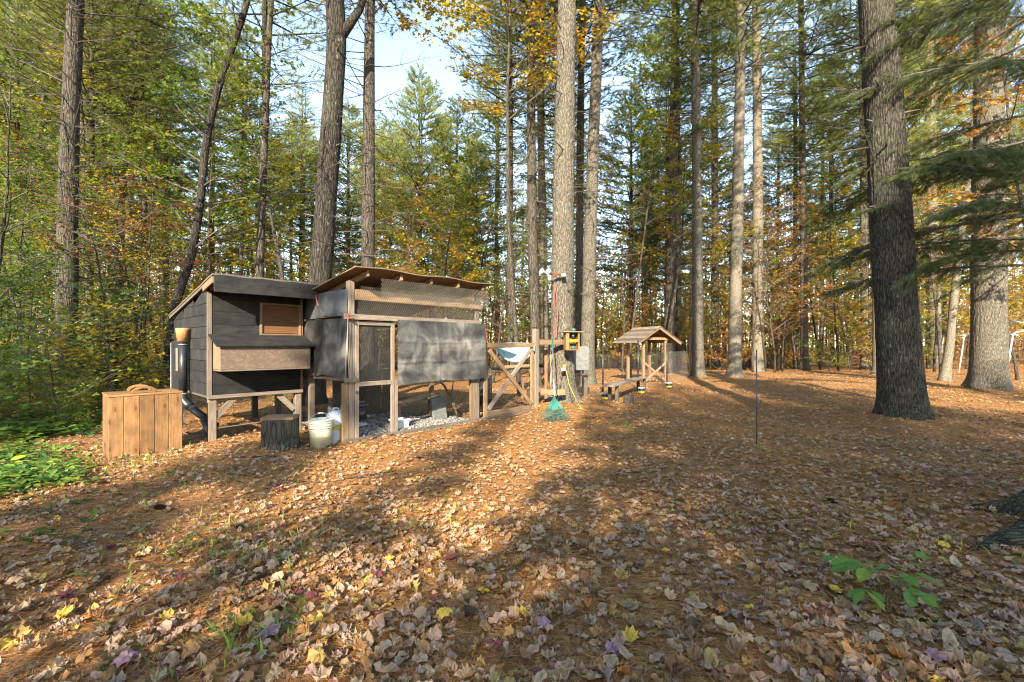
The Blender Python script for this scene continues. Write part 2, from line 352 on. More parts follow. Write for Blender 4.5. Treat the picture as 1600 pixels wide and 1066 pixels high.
# ------------------------------------------------------------------ special materials
def ground_mat():
    m, nt, b, o = new_mat('needle_litter')
    v = mapped(nt, (1, 1, 1))
    hs = []
    cols = None
    for i, (rot, s) in enumerate(((20, 60), (75, 52), (130, 66), (165, 46))):
        # thin streaks in four directions: fallen needles
        mv = mapped(nt, (1, 9, 1), rot=(0, 0, R(rot)))
        n = nd(nt, 'ShaderNodeTexNoise', Scale=s/4.5, Detail=2.0, Roughness=0.55, Distortion=0.25); nt.links.new(mv, n.inputs['Vector'])
        hs.append(n.outputs[0])
    mx = hs[0]
    for h in hs[1:]:
        q = nd(nt, 'ShaderNodeMath', operation='MAXIMUM'); nt.links.new(mx, q.inputs[0]); nt.links.new(h, q.inputs[1]); mx = q.outputs[0]
    col = ramp(nt, mx, [(0.50, (0.13, 0.060, 0.024)), (0.60, (0.32, 0.150, 0.052)), (0.68, (0.48, 0.245, 0.09)), (0.80, (0.60, 0.36, 0.165))])
    n2 = nd(nt, 'ShaderNodeTexNoise', Scale=0.9, Detail=6.0, Roughness=0.65); nt.links.new(v, n2.inputs['Vector'])
    col = mixc(nt, ramp(nt, n2.outputs[0], [(0.45, (0, 0, 0)), (0.72, (0.55,)*3)]), col, (0.13, 0.075, 0.045))
    # crumbs and pale leaf fragments, each with an edge of its own
    vo = nd(nt, 'ShaderNodeTexVoronoi', Scale=11.0, Randomness=1.0); nt.links.new(v, vo.inputs['Vector'])
    sep = nd(nt, 'ShaderNodeSeparateColor'); nt.links.new(vo.outputs['Color'], sep.inputs[0])
    pick = ramp(nt, sep.outputs[0], [(0.70, (0, 0, 0)), (0.73, (1, 1, 1))])
    near = ramp(nt, vo.outputs['Distance'], [(0.25, (1, 1, 1)), (0.33, (0, 0, 0))])
    f = nd(nt, 'ShaderNodeMath', operation='MULTIPLY'); nt.links.new(pick, f.inputs[0]); nt.links.new(near, f.inputs[1])
    pale = ramp(nt, sep.outputs[1], [(0.0, (0.30, 0.20, 0.13)), (0.6, (0.46, 0.34, 0.25)), (1.0, (0.20, 0.10, 0.05))])
    fm = nd(nt, 'ShaderNodeMath', operation='MULTIPLY'); fm.inputs[1].default_value = 0.75; nt.links.new(f.outputs[0], fm.inputs[0])
    col = mixc(nt, fm.outputs[0], col, pale)
    nt.links.new(col, b.inputs['Base Color']); b.inputs['Roughness'].default_value = 0.9; b.inputs['Specular IOR Level'].default_value = 0.1
    bump(nt, b, mx, 0.8, 0.03); return m
M['ground'] = ground_mat()

def tarp_mat():
    m, nt, b, o = new_mat('weathered_tarp'); v = mapped(nt)
    n1 = nd(nt, 'ShaderNodeTexNoise', Scale=2.6, Detail=7.0, Roughness=0.6, Distortion=0.5); nt.links.new(v, n1.inputs['Vector'])
    n2 = nd(nt, 'ShaderNodeTexNoise', Scale=30.0, Detail=4.0); nt.links.new(mapped(nt, (1, 1, 0.15)), n2.inputs['Vector'])
    col = ramp(nt, n1.outputs[0], [(0.36, (0.020, 0.020, 0.022)), (0.48, (0.055, 0.054, 0.053)), (0.60, (0.12, 0.117, 0.11)), (0.74, (0.24, 0.23, 0.21))])
    k = ramp(nt, n2.outputs[0], [(0.3, (0.95,)*3), (0.7, (1.05,)*3)])
    nt.links.new(mixc(nt, 1.0, col, k, 'MULTIPLY'), b.inputs['Base Color'])
    b.inputs['Roughness'].default_value = 0.5; b.inputs['Specular IOR Level'].default_value = 0.5
    n4 = nd(nt, 'ShaderNodeTexNoise', Scale=1.0, Detail=3.0, Distortion=0.4); nt.links.new(mapped(nt, (4, 4, 0.9), rot=(0, R(12), 0)), n4.inputs['Vector'])
    n5 = nd(nt, 'ShaderNodeTexNoise', Scale=1.0, Detail=2.0); nt.links.new(mapped(nt, (0.9, 0.9, 4)), n5.inputs['Vector'])
    sm = nd(nt, 'ShaderNodeMath', operation='ADD'); nt.links.new(n4.outputs[0], sm.inputs[0]); nt.links.new(n5.outputs[0], sm.inputs[1])
    bump(nt, b, sm.outputs[0], 0.6, 0.05); return m
M['tarp'] = tarp_mat()

def bucket_mat():
    m, nt, b, out = new_mat('milky_bucket'); v = mapped(nt)
    sp = nd(nt, 'ShaderNodeSeparateXYZ'); nt.links.new(v, sp.inputs[0])
    n1 = nd(nt, 'ShaderNodeTexNoise', Scale=18.0, Detail=5.0); nt.links.new(v, n1.inputs['Vector'])
    ad = nd(nt, 'ShaderNodeMath', operation='MULTIPLY_ADD'); ad.inputs[1].default_value = 0.012
    nt.links.new(n1.outputs[0], ad.inputs[0]); nt.links.new(sp.outputs[2], ad.inputs[2])
    col = ramp(nt, ad.outputs[0], [(0.0, (0.22, 0.19, 0.12)), (0.150, (0.34, 0.30, 0.19)), (0.158, (0.50, 0.46, 0.34)), (0.38, (0.62, 0.59, 0.47))])
    d = ramp(nt, n1.outputs[0], [(0.55, (1, 1, 1)), (0.8, (0.6, 0.58, 0.5))])
    nt.links.new(mixc(nt, 1.0, col, d, 'MULTIPLY'), b.inputs['Base Color']); b.inputs['Roughness'].default_value = 0.45
    b.inputs['Subsurface Weight'].default_value = 0.1; return m
M['bucket'] = bucket_mat()

def osb_mat():
    m, nt, b, o = new_mat('figured_plywood'); v = mapped(nt, (1, 2.2, 2.2))
    n1 = nd(nt, 'ShaderNodeTexNoise', Scale=3.4, Detail=2.0, Distortion=1.4); nt.links.new(v, n1.inputs['Vector'])
    mu = nd(nt, 'ShaderNodeMath', operation='MULTIPLY'); mu.inputs[1].default_value = 42.0; nt.links.new(n1.outputs[0], mu.inputs[0])
    si = nd(nt, 'ShaderNodeMath', operation='SINE'); nt.links.new(mu.outputs[0], si.inputs[0])
    col = ramp(nt, si.outputs[0], [(0.0, (0.115, 0.078, 0.056)), (0.6, (0.14, 0.097, 0.07)), (1.0, (0.165, 0.116, 0.085))])
    n2 = nd(nt, 'ShaderNodeTexNoise', Scale=5, Detail=6.0); nt.links.new(mapped(nt), n2.inputs['Vector'])
    col = mixc(nt, ramp(nt, n2.outputs[0], [(0.5, (0, 0, 0)), (0.8, (0.6,)*3)]), col, (0.09, 0.07, 0.055))
    nt.links.new(col, b.inputs['Base Color']); b.inputs['Roughness'].default_value = 0.8; bump(nt, b, si.outputs[0], 0.1, 0.002); return m
M['figured'] = osb_mat()

# ------------------------------------------------------------------ ground sheet
HERO = []     # filled below, before the ground is built, so that it mounds up round the trunks
def hero(name, pts, d, r0, r1, mat, label, flare=0.5, top=20.0, fork=None, dead=True, crown=True, base=None, near=False, cat='tree'):
    HERO.append(dict(name=name, pts=pts, d=d, r0=r0, r1=r1, mat=mat, label=label, flare=flare, top=top, fork=fork, dead=dead, crown=crown, near=near, cat=cat))
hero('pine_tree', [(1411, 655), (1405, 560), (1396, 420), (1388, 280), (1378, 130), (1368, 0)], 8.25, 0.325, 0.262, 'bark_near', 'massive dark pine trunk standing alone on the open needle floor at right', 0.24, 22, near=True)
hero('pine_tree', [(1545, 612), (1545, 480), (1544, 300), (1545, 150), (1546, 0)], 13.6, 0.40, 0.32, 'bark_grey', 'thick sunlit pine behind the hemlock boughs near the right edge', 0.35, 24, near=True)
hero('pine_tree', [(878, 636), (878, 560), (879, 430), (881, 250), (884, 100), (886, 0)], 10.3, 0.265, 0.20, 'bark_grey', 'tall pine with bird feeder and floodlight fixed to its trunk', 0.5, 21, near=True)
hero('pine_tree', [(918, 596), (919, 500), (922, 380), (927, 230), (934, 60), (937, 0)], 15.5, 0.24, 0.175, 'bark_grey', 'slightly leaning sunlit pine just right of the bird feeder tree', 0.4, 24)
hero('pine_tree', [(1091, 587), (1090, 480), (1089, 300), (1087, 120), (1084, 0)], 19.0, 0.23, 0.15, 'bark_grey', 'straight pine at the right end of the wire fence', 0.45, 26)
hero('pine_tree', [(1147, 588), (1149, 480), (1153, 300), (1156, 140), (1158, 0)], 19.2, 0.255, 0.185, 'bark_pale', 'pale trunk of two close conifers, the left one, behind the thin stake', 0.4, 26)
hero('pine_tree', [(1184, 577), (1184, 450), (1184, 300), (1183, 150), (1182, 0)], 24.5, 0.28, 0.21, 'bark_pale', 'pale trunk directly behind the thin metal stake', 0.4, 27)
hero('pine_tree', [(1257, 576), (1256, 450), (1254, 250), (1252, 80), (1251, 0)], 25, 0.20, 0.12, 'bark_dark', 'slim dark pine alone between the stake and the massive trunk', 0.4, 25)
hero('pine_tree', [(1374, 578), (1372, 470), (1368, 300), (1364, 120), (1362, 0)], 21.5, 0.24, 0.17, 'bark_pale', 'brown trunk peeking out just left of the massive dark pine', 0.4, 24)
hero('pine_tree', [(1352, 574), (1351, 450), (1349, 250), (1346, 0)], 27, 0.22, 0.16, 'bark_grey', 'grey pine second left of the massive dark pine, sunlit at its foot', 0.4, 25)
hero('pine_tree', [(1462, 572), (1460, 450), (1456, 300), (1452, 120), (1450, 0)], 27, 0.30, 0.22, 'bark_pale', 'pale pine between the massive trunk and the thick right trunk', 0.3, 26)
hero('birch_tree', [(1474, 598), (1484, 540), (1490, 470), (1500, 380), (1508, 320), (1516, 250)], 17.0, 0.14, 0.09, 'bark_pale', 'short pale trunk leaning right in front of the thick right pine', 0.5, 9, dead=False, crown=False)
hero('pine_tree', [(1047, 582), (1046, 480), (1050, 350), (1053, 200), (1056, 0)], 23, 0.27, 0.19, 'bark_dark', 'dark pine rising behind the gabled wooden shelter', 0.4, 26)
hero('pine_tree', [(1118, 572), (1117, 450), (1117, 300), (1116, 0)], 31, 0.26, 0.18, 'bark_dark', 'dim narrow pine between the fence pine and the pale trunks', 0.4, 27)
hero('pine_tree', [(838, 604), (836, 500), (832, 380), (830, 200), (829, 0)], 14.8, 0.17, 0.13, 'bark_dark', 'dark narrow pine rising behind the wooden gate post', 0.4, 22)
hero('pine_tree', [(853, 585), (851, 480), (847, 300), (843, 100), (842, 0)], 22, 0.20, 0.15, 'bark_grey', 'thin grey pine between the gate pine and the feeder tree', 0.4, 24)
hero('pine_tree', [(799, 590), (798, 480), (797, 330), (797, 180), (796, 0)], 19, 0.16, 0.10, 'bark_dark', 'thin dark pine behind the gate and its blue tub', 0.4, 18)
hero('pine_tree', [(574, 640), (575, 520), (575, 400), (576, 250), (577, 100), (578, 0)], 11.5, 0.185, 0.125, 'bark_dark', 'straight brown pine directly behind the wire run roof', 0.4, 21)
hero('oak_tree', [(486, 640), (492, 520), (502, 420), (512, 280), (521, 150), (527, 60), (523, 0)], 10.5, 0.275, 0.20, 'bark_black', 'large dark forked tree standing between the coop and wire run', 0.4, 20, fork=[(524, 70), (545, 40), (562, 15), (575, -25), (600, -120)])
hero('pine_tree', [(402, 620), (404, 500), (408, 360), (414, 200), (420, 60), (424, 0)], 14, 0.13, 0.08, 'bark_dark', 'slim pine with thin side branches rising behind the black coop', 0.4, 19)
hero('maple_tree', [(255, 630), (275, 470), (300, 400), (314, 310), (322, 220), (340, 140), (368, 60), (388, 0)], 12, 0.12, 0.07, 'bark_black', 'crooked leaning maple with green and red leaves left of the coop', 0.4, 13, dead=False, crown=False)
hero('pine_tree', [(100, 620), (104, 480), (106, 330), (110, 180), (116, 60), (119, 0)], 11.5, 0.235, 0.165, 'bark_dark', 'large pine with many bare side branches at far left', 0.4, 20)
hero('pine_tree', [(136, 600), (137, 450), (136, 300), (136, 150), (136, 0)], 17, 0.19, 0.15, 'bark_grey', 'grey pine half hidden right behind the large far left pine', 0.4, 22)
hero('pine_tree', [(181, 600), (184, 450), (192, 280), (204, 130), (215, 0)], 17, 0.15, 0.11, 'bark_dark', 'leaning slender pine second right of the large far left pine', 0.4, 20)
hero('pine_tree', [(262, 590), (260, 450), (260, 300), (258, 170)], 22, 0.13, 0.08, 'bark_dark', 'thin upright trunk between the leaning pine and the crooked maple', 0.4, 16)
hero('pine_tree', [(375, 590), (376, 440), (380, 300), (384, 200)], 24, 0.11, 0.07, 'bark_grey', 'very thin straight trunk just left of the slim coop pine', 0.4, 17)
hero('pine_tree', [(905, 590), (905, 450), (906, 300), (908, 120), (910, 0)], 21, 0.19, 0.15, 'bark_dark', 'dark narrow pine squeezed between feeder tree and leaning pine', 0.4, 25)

for h in HERO:
    p = P(h['pts'][0][0], h['pts'][0][1], h['d']); h['base'] = p
    MOUNDS.append((p.x, p.y, 0.15 if h['near'] else 0.08, 0.9 if h['near'] else 0.7))
RIGHT_TREE = (4.42, 3.35)
MOUNDS.append((RIGHT_TREE[0], RIGHT_TREE[1], 0.10, 0.9))

def axis_coords(a, b, near, far_n, step):
    c = list(np.arange(a, b+1e-6, step)); ext = [near*(1.16**i) for i in range(far_n)]
    lo = [a-sum(ext[:i+1]) for i in range(far_n)][::-1]; hi = [b+sum(ext[:i+1]) for i in range(far_n)]
    return np.array(lo+c+hi)
gx = axis_coords(-9, 9, 0.08, 45, 0.06); gy = axis_coords(1.0, 14, 0.08, 45, 0.06)
XX, YY = np.meshgrid(gx, gy, indexing='ij')
ZZ = gz(XX, YY)
from mathutils import noise as mnoise
# small lumps of litter in the foreground
lump = np.zeros_like(ZZ)
for k_, (fx, fy, ph) in enumerate(((11, 7, 0), (-9, 12, 1), (17, -13, 2), (23, 19, 3), (-27, 15, 4), (6, -16, 5))):
    lump += np.sin(XX*fx*0.9+YY*fy*0.9+ph*1.7+1.5*np.sin(XX*1.7+ph)+1.3*np.sin(YY*2.3-ph))/6
ZZ = ZZ+0.014*lump*np.exp(-np.clip(np.hypot(XX, YY)-8, 0, None)/8)
nx, ny = XX.shape
ii = np.arange(nx-1)[:, None]; jj = np.arange(ny-1)[None, :]
Q = np.stack([ii*ny+jj, (ii+1)*ny+jj, (ii+1)*ny+jj+1, ii*ny+jj+1], -1).reshape(-1, 4)
a = Acc(); a.add(np.stack([XX, YY, ZZ], -1), None, Q)
ground = obj('forest_floor', a.mesh('forest_floor', [M['ground']], smooth=(0,)))
tag(ground, 'needle covered forest floor', None, None, 'structure')

# ------------------------------------------------------------------ foliage templates
# narrow blades fanned round +X : a tuft of needles
def tuft_template(k=6, w=0.07, spread=0.55):
    V = []; T = []
    for i in range(k):
        ph = i*2*math.pi/k+0.3; s = spread*(0.55+0.45*((i*37) % 10)/10)
        d = np.array([1.0, s*math.cos(ph), s*math.sin(ph)]); d /= np.linalg.norm(d)
        side = np.cross(d, [0.2, 0.3, 1.0]); side /= np.linalg.norm(side)
        b = len(V); V += [d*0.02-side*w*0.5, d*0.02+side*w*0.5, d]; T.append((b, b+1, b+2))
    return np.array(V), np.array(T)
TUFT = tuft_template()
# a maple-like leaf of four facets, folded on its midrib
LEAF = (np.array([[0, 0, 0], [0.38, -0.5, .10], [0.52, -0.18, .04], [1.0, 0, -.03], [0.52, 0.18, .04], [0.38, 0.5, .10]]),
        np.array([[0, 1, 2], [0, 2, 3], [0, 3, 4], [0, 4, 5]]))
OVAL = (np.array([[0, 0, 0], [0.3, -0.24, .05], [0.7, -0.20, .03], [1, 0, -.06], [0.7, 0.20, .03], [0.3, 0.24, .05], [0.5, 0, -.02]]),
        np.array([[0, 1, 6], [1, 2, 6], [2, 3, 6], [3, 4, 6], [4, 5, 6], [5, 0, 6]]))
def spray_template(n=8):
    V = []; T = []
    def dia(p, d, L, w):
        d = d/np.linalg.norm(d); s = np.array([-d[1], d[0], 0]); b = len(V)
        V.extend([p, p+d*L*0.45-s*w, p+d*L, p+d*L*0.45+s*w]); T.extend([(b, b+1, b+2), (b, b+2, b+3)])
    for i in range(n):
        t = 0.05+0.85*i/n
        for s in (-1, 1):
            L = 0.42*(1-t*0.65); dia(np.array([t, 0, -0.1*t*t]), np.array([0.75, s*0.75, -0.12]), L, 0.030)
    dia(np.array([0.8, 0, -0.06]), np.array([1, 0, -.15]), 0.3, 0.03)
    return np.array(V), np.array(T)
SPRAY = spray_template()

def curve_pts(p, d, L, n, lift=0.0, wob=0.05, droop=0.0):
    pts = [np.array(p, float)]; d = np.array(d, float); d /= np.linalg.norm(d)
    for i in range(n):
        d = d+np.array([rng.normal()*wob, rng.normal()*wob, lift-droop*(i+1)/n]); d /= np.linalg.norm(d)
        pts.append(pts[-1]+d*L/n)
    return np.array(pts)
def along(pts, t):
    k = len(pts)-1; f = t*k; i = min(int(f), k-1); f -= i
    return pts[i]*(1-f)+pts[i+1]*f, (pts[i+1]-pts[i])/(np.linalg.norm(pts[i+1]-pts[i])+1e-9)

def pine_crown(H=12, Rm=3.4, seed=0, whorl=0.75, dens=1.0, tuft=0.20, low=0.55):
    global rng
    keep = rng; rng = np.random.default_rng(seed); a = Acc(); z = 0.0
    tp, td = [], []
    while z < H*0.97:
        f = z/H; nl = int(rng.integers(4, 7)); ph0 = rng.random()*6.28
        prof = (low+(1-low)*min(1, f/0.3)) if f < 0.3 else (1-(f-0.3)/0.7)**0.8
        for i in range(nl):
            ph = ph0+i*6.28/nl+rng.normal()*0.25; L = max(0.4, Rm*prof*(0.65+0.5*rng.random()))
            up = 0.05+0.5*f+rng.normal()*0.08
            pts = curve_pts((0, 0, z+rng.normal()*0.12), (math.cos(ph), math.sin(ph), up), L, 5, 0.03, 0.06)
            tube(a, pts, np.linspace(0.012+0.010*L, 0.004, 6), 3, 0, cap=False)
            nt_ = int(L*4.2*dens)+3
            for k in range(nt_):
                t = 0.22+0.78*(k+rng.random()*0.6)/nt_; t = min(t, 1.0)
                p, dr = along(pts, t); s = 1 if k % 2 else -1
                side = np.cross(dr, [0, 0, 1]); dd = dr*0.75+side*s*(0.75+0.3*rng.random())+np.array([0, 0, 0.12+rng.normal()*0.15])
                l2 = (0.35+0.55*rng.random())*(0.45+0.9*(1-t))*min(1.0, L/1.8)+0.15
                tp2 = curve_pts(p, dd, l2, 3, 0.02, 0.10)
                tube(a, tp2, np.linspace(0.007, 0.003, 4), 3, 0, cap=False)
                m = int(l2/0.085*dens)+2
                for j in range(m):
                    q, qd = along(tp2, min(1.0, 0.2+0.8*(j+1)/m)); tp.append(q); td.append(qd+rng.normal(size=3)*0.45+np.array([0, 0, 0.15]))
        z += whorl*(0.75+0.5*rng.random())*(1-0.4*f)
    tube(a, [(0, 0, -0.3), (0, 0, H*0.5), (0.05, 0, H*0.98)], [0.12, 0.07, 0.012], 6, 0)
    tp = np.array(tp); td = np.array(td); n = len(tp)
    nm = rand_dirs(n)
    # clump-wise tone: needles of one limb share a tone
    tone = 0.5+0.22*np.sin(tp[:, 2]*2.1+np.arctan2(tp[:, 1], tp[:, 0])*2)+rng.normal(size=n)*0.13
    place(a, *TUFT, td, nm, tp, tuft*(0.7+0.5*rng.random(n)), 1, np.clip(tone, 0, 1))
    rng = keep
    return a
def dead_branches(H=9, seed=0, n=34, Lm=1.7, r=0.2):
    global rng
    keep = rng; rng = np.random.default_rng(seed); a = Acc()
    for i in range(n):
        z = H*(i+rng.random())/n; ph = rng.random()*6.28; L = Lm*(0.35+0.85*rng.random())*(0.6+0.4*z/H)
        pts = curve_pts((math.cos(ph)*r*0.5, math.sin(ph)*r*0.5, z), (math.cos(ph), math.sin(ph), 0.05+rng.normal()*0.25), L, 5, 0.03, 0.10, 0.04)
        tube(a, pts, np.linspace(0.016*min(1, L), 0.003, 6), 4, 0, cap=False)
        for k in range(int(L*4)):
            p, dr = along(pts, 0.25+0.7*rng.random()); side = np.cross(dr, [0, 0, 1])*(1 if rng.random() < .5 else -1)
            tw = curve_pts(p, dr*0.7+side*0.8+np.array([0, 0, rng.normal()*0.35]), 0.15+0.45*rng.random(), 3, 0.0, 0.15)
            tube(a, tw, np.linspace(0.006, 0.0022, 4), 3, 0, cap=False)
    rng = keep; return a
def maple(H=9, seed=0, r=0.07, nlimb=16, leaves=1.0, lsize=0.105, lean=0.05, start=0.22, flat=0.35, spread=0.42, path=None):
    """trunk acc and crown acc (limbs + leaves)"""
    global rng
    keep = rng; rng = np.random.default_rng(seed); tr = Acc(); a = Acc()
    tp = curve_pts((0, 0, -0.15), (rng.normal()*lean, rng.normal()*lean, 1), H, 9, 0.03, 0.05)
    if path is not None: tp = np.array(path, float)
    else: tube(tr, tp, np.linspace(r, r*0.12, 10), 7, 0)
    lp, ln, lx = [], [], []
    for i in range(nlimb):
        t = start+(0.97-start)*(i+rng.random()*0.7)/nlimb; p, dr = along(tp, t); ph = i*2.4+rng.normal()*0.4
        L = H*spread*(0.55+0.5*rng.random())*(1.12-0.75*t)
        pts = curve_pts(p, (math.cos(ph), math.sin(ph), 0.55+rng.normal()*0.15), L, 6, 0.01, 0.09)
        tube(a, pts, np.linspace(r*0.38*(1.1-0.7*t), 0.004, 7), 4, 0, cap=False)
        for k in range(int(L*3.2)+3):
            q, qd = along(pts, 0.2+0.8*rng.random()); side = np.cross(qd, [0, 0, 1])*(1 if k % 2 else -1)
            tw = curve_pts(q, qd*0.8+side*(0.5+0.6*rng.random())+np.array([0, 0, rng.normal()*0.18]), 0.35+0.6*rng.random(), 4, 0.0, 0.12)
            tube(a, tw, np.linspace(0.007, 0.0025, 5), 3, 0, cap=False)
            m = int(13*leaves*(0.6+0.8*rng.random()))
            for j in range(m):
                w, wd = along(tw, 0.15+0.85*rng.random()); off = rng.normal(size=3)*np.array([0.10, 0.10, 0.045])
                lp.append(w+off); lx.append(wd+rng.normal(size=3)*np.array([0.8, 0.8, 0.35])-np.array([0, 0, 0.35]))
    lp = np.array(lp); lx = np.array(lx); n = len(lp)
    nm = rand_dirs(n, 1.0, flat)
    tone = 0.5+0.20*np.sin(lp[:, 0]*1.7+lp[:, 2]*1.3)+0.15*np.sin(lp[:, 1]*2.3)+rng.normal(size=n)*0.16
    place(a, *LEAF, lx, nm, lp, lsize*(0.65+0.6*rng.random(n)), 1, np.clip(tone, 0, 1))
    rng = keep; return tr, a, tp
def bough(L=3.2, seed=0, spray=0.26, step=0.13, wid=0.9):
    """one flat drooping evergreen bough along +X"""
    global rng
    keep = rng; rng = np.random.default_rng(seed); a = Acc()
    pts = curve_pts((0, 0, 0), (1, 0, 0.10), L, 8, 0.0, 0.035, 0.10)
    tube(a, pts, np.linspace(0.008+0.006*L, 0.003, 9), 4, 0, cap=False)
    sp, sx, ss = [], [], []
    t = 0.14; s = 1
    while t < 1.0:
        p, dr = along(pts, t); side = np.cross(dr, [0, 0, 1])*s; s = -s
        l2 = wid*(0.35+0.65*math.sin(math.pi*min(1, t*0.9+0.12)))*(0.6+0.5*rng.random())*min(1, L/2)
        tw = curve_pts(p, dr*0.85+side*0.75+np.array([0, 0, rng.normal()*0.22-0.12]), l2, 4, -0.02, 0.07)
        tube(a, tw, np.linspace(0.005, 0.002, 5), 3, 0, cap=False)
        m = int(l2/(spray*0.32))+2
        for j in range(m):
            q, qd = along(tw, min(1, (j+0.6)/m)); sd = np.cross(qd, [0, 0, 1])*(1 if j % 2 else -1)
            sp.append(q); sx.append(qd*0.9+sd*0.7*(0 if j == m-1 else 1)+np.array([0, 0, rng.normal()*0.25-0.35])); ss.append(spray*(0.65+0.5*rng.random()))
        t += step/L*(0.7+0.6*rng.random())
    sp = np.array(sp); sx = np.array(sx); ss = np.array(ss); n = len(sp)
    place(a, *SPRAY, sx, rand_dirs(n, 1.0, 0.7), sp, ss, 1, np.clip(0.42+rng.normal(size=n)*0.2, 0, 1))
    rng = keep; return a
def hemlock(H=8, seed=0, Rm=1.9, nb=70, spray=0.30):
    global rng
    keep = rng; rng = np.random.default_rng(seed); tr = Acc(); a = Acc()
    tube(tr, [(0, 0, -0.2), (0.02, 0, H*0.5), (0, 0.03, H)], [0.012*H+0.01, 0.006*H, 0.006], 7, 0)
    sp, sx, ss = [], [], []
    for i in range(nb):
        f = (i+rng.random())/nb; z = H*(0.06+0.92*f); ph = i*2.4+rng.normal()*0.4; L = max(0.2, Rm*(1-f)**0.75*(0.65+0.5*rng.random()))
        pts = curve_pts((0, 0, z), (math.cos(ph), math.sin(ph), 0.15+rng.normal()*0.1), L, 5, 0.0, 0.05, 0.12)
        tube(a, pts, np.linspace(0.012, 0.003, 6), 3, 0, cap=False)
        m = int(L/(spray*0.25))+2
        for j in range(m):
            q, qd = along(pts, min(1, 0.12+0.88*(j+0.5)/m)); sd = np.cross(qd, [0, 0, 1])*(1 if j % 2 else -1)
            for rep in range(2):
                k = rep*spray*0.8*(1-j/m)*L*0.5; dd = qd*0.7+sd*0.8+np.array([0, 0, rng.normal()*0.12-0.12])
                sp.append(q+dd*k); sx.append(dd); ss.append(spray*(0.7+0.5*rng.random()))
    sp = np.array(sp); sx = np.array(sx); ss = np.array(ss); n = len(sp)
    place(a, *SPRAY, sx, rand_dirs(n, 1.0, 0.3), sp, ss, 1, np.clip(0.45+rng.normal(size=n)*0.2, 0, 1))
    rng = keep; return tr, a
def bare_tree(H=10, seed=0, r=0.06):
    global rng
    keep = rng; rng = np.random.default_rng(seed); tr = Acc(); a = Acc()
    tp = curve_pts((0, 0, -0.15), (rng.normal()*0.08, rng.normal()*0.08, 1), H, 9, 0.02, 0.05)
    tube(tr, tp, np.linspace(r, 0.008, 10), 7, 0)
    for i in range(26):
        t = 0.25+0.72*rng.random(); p, dr = along(tp, t); ph = rng.random()*6.28
        pts = curve_pts(p, (math.cos(ph), math.sin(ph), 0.9), H*0.22*(1.3-t)*(0.5+rng.random()), 5, 0.02, 0.10)
        tube(a, pts, np.linspace(r*0.3, 0.003, 6), 3, 0, cap=False)
        for k in range(5):
            q, qd = along(pts, 0.2+0.8*rng.random()); tw = curve_pts(q, qd+rng.normal(size=3)*0.6, 0.3+0.5*rng.random(), 3, 0.02, 0.1)
            tube(a, tw, np.linspace(0.005, 0.002, 4), 3, 0, cap=False)
    rng = keep; return tr, a
def leafy_plant(seed=0, n=14, h=0.6, lsize=0.10, spread=0.5):
    global rng
    keep = rng; rng = np.random.default_rng(seed); a = Acc(); lp, lx, ls = [], [], []
    for i in range(n):
        ph = rng.random()*6.28; rr = spread*0.35*rng.random()
        pts = curve_pts((math.cos(ph)*rr, math.sin(ph)*rr, -0.02), (math.cos(ph)*spread, math.sin(ph)*spread, 1), h*(0.5+0.7*rng.random()), 5, -0.02, 0.10)
        tube(a, pts, np.linspace(0.004, 0.0018, 6), 4, 0, cap=False)
        m = int(6+6*rng.random())
        for j in range(m):
            q, qd = along(pts, 0.3+0.7*(j+0.5)/m); az = rng.random()*6.28
            lp.append(q); lx.append(np.array([math.cos(az), math.sin(az), 0.15+rng.normal()*0.2])); ls.append(lsize*(0.5+0.8*rng.random()))
    n_ = len(lp); place(a, *OVAL, np.array(lx), rand_dirs(n_, 1.0, 0.25), np.array(lp), np.array(ls), 1, np.clip(0.4+rng.normal(size=n_)*0.25, 0, 1))
    rng = keep; return a
# ------------------------------------------------------------------ hero trees, one by one where the photograph has them
CROWNS = [pine_crown(13, 3.6, s, 0.75, 1.0, 0.20).mesh('crown', [M['bark_dark'], M['pine']], smooth=(0,)) for s in (11, 12, 13)]
DEAD = [dead_branches(8, s, 46, 2.2).mesh('dead_branches', [M['twig']]) for s in (21, 22, 23)]
BIGDEAD = dead_branches(9, 29, 70, 3.6).mesh('dead_branches', [M['twig']])

